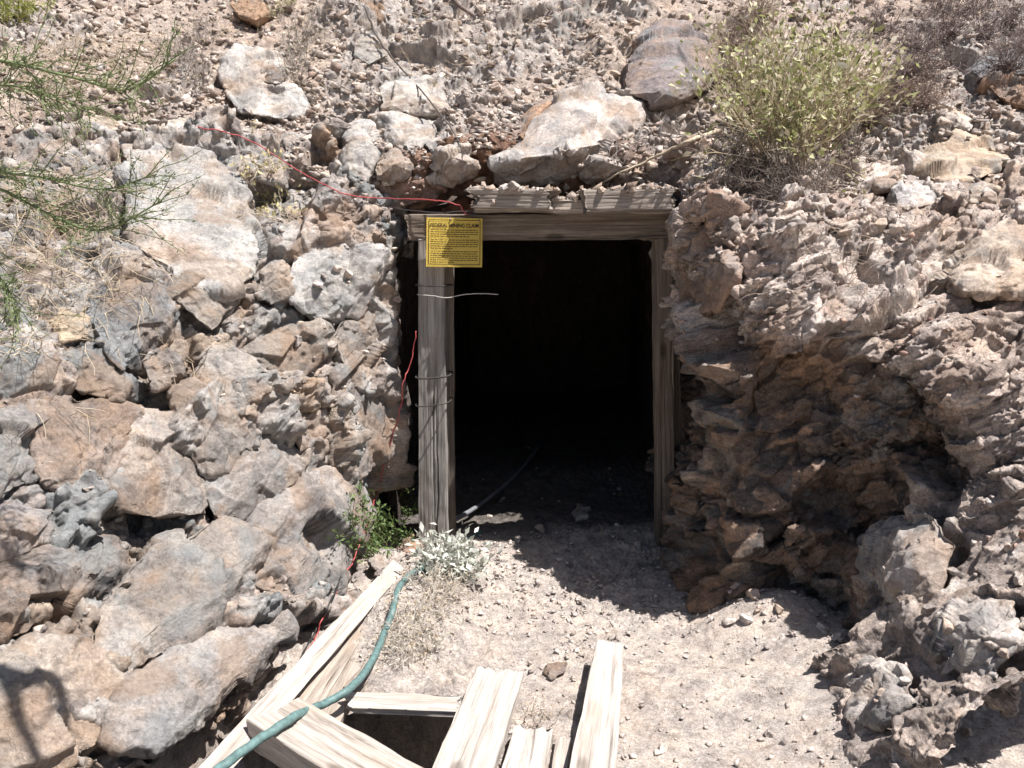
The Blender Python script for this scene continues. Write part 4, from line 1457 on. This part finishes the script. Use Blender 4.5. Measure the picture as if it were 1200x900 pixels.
def surf(px_, py_, lift=0.012):
    h = hit(px_, py_)
    return h[0] - ray(px_, py_).normalized() * lift


cable('hose', 'faded teal-green garden hose winding from the portal over the planks', 'hose',
      [surf(562, 624, .03), surf(540, 636, .04), surf(520, 650, .05), surf(497, 664, .05), surf(478, 676, .05), surf(467, 690, .07), surf(461, 712, .08), G(452, 738, .10), G(441, 764, .10), G(428, 787, .11), G(408, 808, .13),
       G(378, 825, .12), G(345, 840, .19), G(310, 862, .20), G(272, 890, .20), G(235, 920, .20), G(150, 990, .2)], 0.0130, (0.095, 0.160, 0.155), M_HOSE, 12, 220, 0.004, 4)
cable('pipe', 'thin dark pipe running from the left post back into the tunnel', 'pipe',
      [G(528, 612, .04), G(560, 593, .04), G(590, 570, .04), G(612, 548, .05), G(632, 522, .06)], 0.013, (0.17, 0.175, 0.19), M_HOSE, 8, 60)


RED = (0.38, 0.07, 0.07)
cable('wire', 'thin red wire across the rocks from the pale slab to the top of the sign', 'wire',
      [surf(225, 148), surf(255, 153), surf(285, 161, .03), surf(318, 180, .05), surf(350, 200, .05), surf(378, 216, .05), surf(405, 228, .05), surf(440, 232, .05), P(480, 233, 4.42), P(515, 235, 4.36), P(538, 241, 4.33), P(547, 252, 4.32)], 0.0030, RED, M_WIRE, 6, 160, 0.006, 9)
cable('wire', 'thin red wire hanging down the rock left of the grey post to the planks', 'wire',
      [P(489, 388, 4.30), P(480, 425, 4.30), P(472, 455, 4.27), surf(466, 490, .05), surf(455, 525, .05), surf(447, 555, .05), surf(440, 580, .05), surf(430, 615, .05), surf(412, 660, .05), surf(396, 690, .05), surf(380, 725, .05), surf(366, 752, .05), surf(355, 775, .05)], 0.0028, RED, M_WIRE, 6, 160, 0.012, 19)
cable('wire', 'thin black wire from the dark gap down to the chalky white plank', 'wire',
      [surf(402, 672, .04), surf(385, 710, .04), surf(372, 735, .04), surf(356, 765, .04), surf(345, 785, .04)], 0.0032, (0.03, 0.03, 0.03), M_WIRE, 6, 60, 0.006, 29)
cable('wire', 'stiff bare wire sticking out sideways from the top of the grey post', 'wire',
      [P(489, 345, 4.31), P(508, 347, 4.30), P(524, 349, 4.30), P(545, 345, 4.32), P(565, 344, 4.34), P(584, 345, 4.36)], 0.0022, (0.42, 0.40, 0.37), M_WIRE, 5, 40, 0.002, 5)
cable('wire', 'thin black cable over the recess to the top of the portal', 'wire',
      [surf(410, 236, .03), surf(440, 240, .05), P(475, 246, 4.40), P(510, 249, 4.36), P(540, 248, 4.36), P(560, 246, 4.36)], 0.0028, (0.04, 0.035, 0.035), M_WIRE, 5, 60, 0.003, 6)

# ------------------------------------------------------------------ plants


def branchlet(start, d, L, n, bend, droop, r):
    """polyline that wanders from start along d"""
    pts = [np.array(start, float)]
    d = np.array(d, float)
    d /= np.linalg.norm(d) + 1e-9
    for k in range(n):
        d = d + r.normal(size=3) * bend + np.array([0, 0, -droop])
        d /= np.linalg.norm(d)
        pts.append(pts[-1] + d * L / n)
    return np.array(pts)


def leaf_quads(mb, C0, D, size, width, r, col):
    """flat pointed leaves at C0 along D; every leaf has its own tilt and tone"""
    n = len(C0)
    D = D / (np.linalg.norm(D, axis=1)[:, None] + 1e-9)
    s = size * r.uniform(0.6, 1.25, n)[:, None]
    a = np.cross(D, r.normal(size=(n, 3)))
    a /= np.linalg.norm(a, axis=1)[:, None] + 1e-9
    up = np.cross(a, D)
    V = np.stack([C0, C0 + D * s * 0.5 + a * s * width + up * s * 0.08, C0 + D * s, C0 + D * s * 0.5 - a * s * width + up * s * 0.08], 1)
    F = (np.arange(n)[:, None] * 4 + np.arange(4)[None])
    mb.add(V.reshape(-1, 3), F, np.repeat(col, 4, 0))


def shrub(name, label, cat, bases, nst, L, cone, leaf, lsize, lw, lcol, scol, seed, dirv=(0, -0.15, 1), bend=0.22, droop=0.0, sr=0.004, side=4, dead=None, mat_leaf=None, group=None, leaf_from=0.35):
    r = np.random.default_rng(seed)
    b0 = Vector(bases[0])
    root = thing(name, label, cat, b0, group)
    st, lf = MB(), MB()
    Cs, Ds = [], []
    for k in range(nst):
        b = np.array(bases[r.integers(len(bases))]) + r.normal(size=3) * np.array([0.03, 0.03, 0.0]) - np.array(b0)
        d = np.array(dirv) + r.normal(size=3) * cone
        ln = L * r.uniform(0.55, 1.1)
        pl = branchlet(b, d, ln, 7, bend, droop, r)
        sc = np.array(scol) * r.uniform(0.7, 1.25)
        st.tube(pl, sr * r.uniform(0.7, 1.2), sr * 0.35, 4, sc)
        for q in range(side):
            i = r.integers(2, 7)
            pl2 = branchlet(pl[i], (pl[i] - pl[i - 1]) / (ln / 7) + r.normal(size=3) * 0.7, ln * r.uniform(0.15, 0.38), 4, bend * 1.2, droop, r)
            st.tube(pl2, sr * 0.5, sr * 0.2, 3, sc)
            if leaf:
                Cs.append(pl2[1:]); Ds.append(np.diff(pl2, axis=0))
        if leaf:
            i0 = int(7 * leaf_from)
            Cs.append(pl[1 + i0:]); Ds.append(np.diff(pl, axis=0)[i0:])
    o = obj('stems', st.mesh('stems'), M_TWIG, root)
    if leaf:
        Cs, Ds = np.concatenate(Cs), np.concatenate(Ds)
        i = r.integers(0, len(Cs), leaf)
        c = Cs[i] + r.normal(size=(leaf, 3)) * lsize * 0.5
        d = Ds[i] / (np.linalg.norm(Ds[i], axis=1)[:, None]) + r.normal(size=(leaf, 3)) * 0.9
        leaf_quads(lf, c, d, lsize, lw, r, palette(r.random(leaf) ** 1.1, lcol))
        obj('leaves', lf.mesh('leaves'), mat_leaf or M_LEAF, root)
    return root


def hp(px_, py_):
    h = hit(px_, py_)
    return tuple(h[0] - Vector((0, 0, 0.01)))


YG = [(0.13, 0.135, 0.06), (0.28, 0.30, 0.11), (0.43, 0.42, 0.22), (0.48, 0.44, 0.29), (0.54, 0.50, 0.40)]
SILV = [(0.36, 0.38, 0.32), (0.52, 0.53, 0.47), (0.66, 0.66, 0.61)]
GREEN = [(0.05, 0.09, 0.025), (0.10, 0.16, 0.05), (0.17, 0.22, 0.09)]
STRAW = [(0.33, 0.25, 0.16), (0.45, 0.37, 0.26), (0.55, 0.47, 0.36)]
DEADC = (0.21, 0.165, 0.145)

shrub('brittlebush', 'large yellow-green bush on the slope right of the big boulder', 'bush',
      [hp(895, 190), hp(930, 195), hp(960, 185), hp(915, 165), hp(990, 150), hp(950, 140), hp(880, 150)], 200, 0.66, 0.34, 3000, 0.044, 0.22, YG, (0.32, 0.26, 0.17), 31, (0.05, -0.25, 1.0), 0.16, 0.0, 0.0034, 4)
shrub('dead_brush', 'grey tangle of dead twigs under the yellow-green bush', 'dead bush',
      [hp(860, 190), hp(890, 205), hp(925, 215), hp(955, 225), hp(985, 205), hp(1000, 180), hp(870, 225), hp(910, 235)], 420, 0.24, 0.6, 0, 0.02, 0.2, YG, (0.20, 0.165, 0.14), 32, (0, -0.5, 0.5), 0.35, 0.03, 0.0028, 6)
shrub('dead_brush', 'dense purplish-grey dead bush at the top right corner', 'dead bush',
      [hp(1075, 60), hp(1110, 40), hp(1150, 45), hp(1180, 30), hp(1100, 15), hp(1195, 60), hp(1060, 100), hp(1140, 15), hp(1090, 80), hp(1030, 40), hp(1180, 80)], 620, 0.28, 0.6, 3000, 0.014, 0.3, [(0.20, 0.16, 0.145), (0.30, 0.25, 0.22), (0.38, 0.31, 0.27)], (0.19, 0.15, 0.14), 33, (0, -0.4, 0.8), 0.35, 0.02, 0.0026, 6, leaf_from=0.2)
shrub('dead_brush', 'brown dead twigs between the big boulder and the yellow-green bush', 'dead bush',
      [hp(850, 60), hp(875, 40), hp(865, 90), hp(890, 20)], 260, 0.24, 0.5, 900, 0.013, 0.3, [(0.26, 0.2, 0.15), (0.4, 0.32, 0.25)], (0.27, 0.21, 0.17), 34, (0, -0.4, 0.8), 0.3, 0.02, 0.0026, 5, leaf_from=0.2)
shrub('dead_brush', 'dry brown bush right of the yellow-green bush above the tan wedge', 'dead bush',
      [hp(1040, 120), hp(1020, 150), hp(1060, 95), hp(1075, 125)], 320, 0.22, 0.5, 1500, 0.013, 0.3, [(0.26, 0.19, 0.15), (0.4, 0.31, 0.26)], (0.27, 0.205, 0.17), 35, (-0.1, -0.4, 0.7), 0.35, 0.02, 0.0026, 5, leaf_from=0.2)
shrub('dead_twigs', 'bleached thin twigs sticking up between the broad slab and the boulder', 'twigs',
      [hp(745, 170), hp(770, 165), hp(790, 160), hp(720, 190)], 34, 0.16, 0.5, 0, 0.02, 0.2, YG, (0.5, 0.46, 0.43), 36, (0, -0.6, 0.8), 0.2, 0.0, 0.0022, 3)
shrub('yellow_leaved_plant', 'wilting yellow-leaved plant growing from a crack beside the large pale slab', 'plant',
      [hp(318, 235), hp(330, 260), hp(305, 200)], 26, 0.26, 0.35, 190, 0.036, 0.22, [(0.30, 0.26, 0.12), (0.42, 0.37, 0.18), (0.50, 0.45, 0.30)], (0.46, 0.40, 0.29), 37, (0, -0.6, 0.6), 0.25, 0.05, 0.0028, 3)
shrub('dry_shrub', 'grey wiry shrub on the rocks above the yellow-leaved plant', 'dead bush',
      [hp(345, 62), hp(352, 80), hp(345, 98), hp(358, 50)], 60, 0.26, 0.35, 240, 0.014, 0.3, [(0.33, 0.31, 0.2), (0.45, 0.42, 0.32)], (0.28, 0.25, 0.22), 38, (0, -0.4, 0.9), 0.2, 0.02, 0.0024, 4)
shrub('dry_shrub', 'dead grey shrub left of the pale bedrock slab near the top left', 'dead bush',
      [hp(230, 90), hp(215, 70), hp(240, 50), hp(235, 105)], 70, 0.26, 0.4, 120, 0.013, 0.3, STRAW, (0.27, 0.235, 0.21), 39, (0, -0.4, 0.9), 0.25, 0.02, 0.0024, 4)
shrub('green_tuft', 'bright yellow-green tuft at the top left corner', 'plant',
      [hp(20, 30), hp(5, 25), hp(35, 20)], 60, 0.22, 0.3, 700, 0.03, 0.13, [(0.14, 0.17, 0.03), (0.27, 0.31, 0.06), (0.38, 0.38, 0.14)], (0.25, 0.25, 0.08), 40, (0, -0.3, 1), 0.15, 0.0, 0.0024, 3)
shrub('green_tuft', 'pale yellow-green tuft at the top edge above the grey wiry shrub', 'plant',
      [hp(325, 20), hp(340, 12)], 30, 0.14, 0.35, 240, 0.02, 0.2, YG, (0.35, 0.3, 0.2), 41, (0, -0.3, 1), 0.15, 0.0, 0.002, 3)
shrub('seedling', 'feathery green plant in the corner between the left outcrop and the portal', 'plant',
      [hp(432, 645), hp(445, 650), hp(460, 640), hp(420, 635)], 40, 0.32, 0.35, 1500, 0.028, 0.2, GREEN, (0.14, 0.16, 0.06), 42, (0.0, -0.5, 0.8), 0.2, 0.0, 0.0026, 3)
shrub('seedling', 'small green plant beside the foot of the grey post', 'plant',
      [hp(466, 585), hp(462, 600)], 16, 0.24, 0.25, 380, 0.026, 0.22, GREEN, (0.2, 0.2, 0.1), 43, (0.1, -0.4, 1), 0.2, 0.0, 0.0024, 2)
shrub('silver_plant', 'silvery white-leaved plant in front of the foot of the grey post', 'plant',
      [hp(525, 668), hp(512, 675), hp(535, 672)], 60, 0.20, 0.45, 1100, 0.042, 0.22, SILV, (0.4, 0.38, 0.32), 44, (0.05, -0.3, 1), 0.15, 0.0, 0.0026, 2)
shrub('dry_weed', 'pale dry weed patch between the green hose and the middle board', 'dead bush',
      [hp(470, 745), hp(490, 735), hp(505, 715), hp(485, 765), hp(500, 760), hp(475, 720), hp(515, 700), hp(460, 770), hp(495, 690), hp(520, 690)], 520, 0.15, 0.7, 1600, 0.016, 0.25, STRAW + [(0.55, 0.5, 0.44)], (0.52, 0.47, 0.41), 45, (0, -0.3, 0.6), 0.35, 0.05, 0.0018, 4, leaf_from=0.2)
shrub('dry_weed', 'small dry weed by the jagged broken board', 'dead bush',
      [hp(635, 835), hp(650, 850), hp(625, 845)], 50, 0.10, 0.7, 120, 0.012, 0.25, STRAW, (0.40, 0.33, 0.27), 46, (0, -0.2, 0.6), 0.35, 0.05, 0.0016, 3)


def grass(name, label, spots, n, L, col, seed, spread=0.09, flat=0.5):
    r = np.random.default_rng(seed)
    mb = MB()
    for k in range(n):
        b = np.array(spots[r.integers(len(spots))]) + r.normal(size=3) * np.array([spread, spread, 0.01])
        h = drop(b[0], b[1])
        if h:
            b[2] = h[0].z
        pl = branchlet(b, r.normal(size=3) * np.array([1, 1, 0.3]) + np.array([0, -0.2, 1 - flat]), L * r.uniform(0.5, 1.3), 5, 0.25, 0.12, r)
        mb.tube(pl, 0.0016, 0.0007, 3, palette(r.random(1), col)[0])
    tag(obj(name, mb.mesh(name), M_TWIG), label, 'dry grass')


grass('dry_grass', 'mat of flattened dry straw at the left edge below the green twigs', [hp(40, 270), hp(90, 270), hp(130, 285), hp(60, 300), hp(15, 250), hp(110, 260)], 800, 0.26, STRAW, 51, 0.12, 0.8)
grass('dry_grass', 'dry straw on the slope above the flat beige stone', [hp(60, 110), hp(100, 90), hp(150, 100), hp(110, 55), hp(170, 60), hp(40, 70)], 700, 0.2, STRAW, 52, 0.13, 0.6)
grass('dry_grass', 'thin dry grass at the top edge in the scree left of the boulder', [hp(640, 25), hp(700, 30), hp(600, 15), hp(720, 60)], 260, 0.12, STRAW, 53, 0.14, 0.6)
grass('dry_grass', 'few curled straws hanging on the stones by the dark shadowed slab', [hp(35, 380), hp(30, 420), hp(45, 350), hp(20, 400)], 90, 0.22, STRAW, 54, 0.05, 0.4)
grass('dry_grass', 'scattered straw below the dead twigs of the right slope', [hp(1000, 285), hp(960, 280), hp(1030, 290)], 160, 0.14, [(0.3, 0.23, 0.18), (0.45, 0.37, 0.3)], 55, 0.10, 0.8)

grass('dry_grass', 'sparse dry grass among the broken ledges at the top left of centre', [hp(400, 25), hp(480, 55), hp(560, 70), hp(390, 110), hp(500, 20), hp(270, 40)], 420, 0.14, STRAW, 56, 0.12, 0.5)

# sticks
cable('dead_branch', 'light tan bare branch lying across the rubble toward the boulder', 'branch',
      [surf(690, 222, .05), surf(720, 206, .06), surf(755, 190, .06), surf(785, 176, .06), surf(815, 163, .06), surf(845, 153, .05)], [0.003] * 10 + list(np.linspace(0.004, 0.012, 70)), (0.42, 0.35, 0.26), M_TWIG, 7, 80, 0.006, 8)
cable('dead_branch', 'long thin dark dead branch leaning down the rocks above the portal', 'branch',
      [surf(428, 10, .06), surf(440, 40, .08), surf(455, 62, .08), surf(475, 85, .08), surf(500, 113, .08), surf(520, 140, .08), surf(546, 176, .06)], list(np.linspace(0.0075, 0.0035, 80)), (0.10, 0.085, 0.075), M_TWIG, 6, 80, 0.008, 12)
cable('dead_branch', 'short dark stick at the top edge right of the long dead branch', 'branch',
      [surf(528, -5, .04), surf(540, 8, .05), surf(556, 19, .04)], list(np.linspace(0.016, 0.010, 30)), (0.14, 0.11, 0.095), M_TWIG, 7, 30, 0.003, 13)

# the green tree whose twigs hang in from the left, and whose bough shades the lower left rock
r = np.random.default_rng(77)
tree = thing('palo_verde_tree', 'green-twigged tree reaching in from the left edge with thin leafless branches', 'tree', (-2.6, 2.3, 0.0))
tw, lv = MB(), MB()
o0 = np.array(tree.location)
TG = (0.13, 0.16, 0.075)


def tp_(px_, py_, Y):
    return np.array(P(px_, py_, Y)) - o0


mains = [([tp_(-60, 215, 2.5), tp_(0, 222, 2.5), tp_(60, 262 - 10, 2.45), tp_(120, 285 - 15, 2.4), tp_(190, 235, 2.4)], .0055), ([tp_(-60, 60, 2.4), tp_(20, 75, 2.4), tp_(90, 92, 2.35), tp_(150, 105, 2.35), tp_(205, 70, 2.3)], .005),
         ([tp_(-60, 180, 2.5), tp_(-10, 200, 2.5), tp_(50, 208, 2.45), tp_(120, 222, 2.4), tp_(180, 205, 2.35)], .0045), ([tp_(-60, 250, 2.5), tp_(-20, 300, 2.45), tp_(10, 340, 2.4), tp_(22, 375, 2.4)], .004), ([tp_(-60, 120, 2.5), tp_(0, 100, 2.45), tp_(50, 110, 2.45), tp_(110, 130, 2.4)], .004)]
for pts_, rad in mains:
    tw, lv = MB(), MB()
    pl = line3(pts_, 26)
    tw.tube(pl, rad, rad * 0.4, 5, TG)
    for k in range(46):
        i = r.integers(4, 25)
        d = (pl[i] - pl[i - 1]) / np.linalg.norm(pl[i] - pl[i - 1]) + r.normal(size=3) * 0.75
        p2 = branchlet(pl[i], d, r.uniform(0.06, 0.2), 6, 0.16, -0.02, r)
        tw.tube(p2, 0.0018, 0.0008, 3, np.array(TG) * r.uniform(0.8, 1.4))
        m_ = 18
        ii = r.integers(1, 6, m_)
        leaf_quads(lv, p2[ii] + r.normal(size=(m_, 3)) * 0.004, np.diff(p2, axis=0)[ii] + r.normal(size=(m_, 3)) * 0.015, 0.012, 0.16, r, palette(r.random(m_), [(0.08, 0.11, 0.04), (0.15, 0.19, 0.08), (0.24, 0.28, 0.14)]))
    br = obj('branch', tw.mesh('branch'), M_TWIG, tree)
    obj('leaves', lv.mesh('leaves'), M_LEAF, br)
# trunk outside the picture and the overhead bough
tr, tw = MB(), MB()
trunk = line3([(0, 0, -0.3), (-0.05, 0.02, 0.6), (0.02, 0.0, 1.3), (-0.05, 0.05, 2.0), (0.1, 0.0, 2.6)], 30)
tr.tube(trunk, 0.06, 0.03, 10, (0.16, 0.17, 0.09))
def over(px_, py_, z_):
    h = hit(px_, py_)
    q = h[0] if h else P(px_, py_, 2.4)
    return np.array(q + SUN_TO * ((z_ - q.z) / SUN_TO.z)) - o0


bough = line3([trunk[26], trunk[26] * 0.5 + over(0, 800, 2.5) * 0.5 + (0, 0, 0.08), over(0, 800, 2.5), over(45, 792, 2.5), over(74, 806, 2.5), over(80, 850, 2.47)], 40)
tr.tube(bough, 0.03, 0.014, 8, (0.16, 0.17, 0.09))
tr.tube(line3([over(2, 802, 2.5), over(14, 830, 2.5), over(26, 862, 2.48), over(44, 905, 2.46)], 20), 0.022, 0.012, 8, (0.16, 0.17, 0.09))
tr.tube(line3([over(45, 793, 2.5), over(30, 812, 2.52), over(4, 828, 2.52)], 14), 0.014, 0.008, 8, (0.16, 0.17, 0.09))
for pts_, rad in mains:
    tr.tube(line3([trunk[14 + int(r.integers(0, 8))], np.array(pts_[0]) * 0.5 + trunk[16] * 0.5 + (0, 0, .05), pts_[0]], 14), 0.012, rad, 6, TG)
for k in range(14):
    i = r.integers(14, 39)
    p2 = branchlet(bough[i], r.normal(size=3) * np.array([1, 1, .4]) + (0.2, -0.5, 0.3), r.uniform(0.06, 0.16), 6, 0.2, 0.02, r)
    tw.tube(p2, 0.006 * r.uniform(.5, 1), 0.003, 5, TG)
obj('trunk', tr.mesh('trunk', True), M_TWIG, tree)
obj('bough_twigs', tw.mesh('bough_twigs'), M_TWIG, tree)
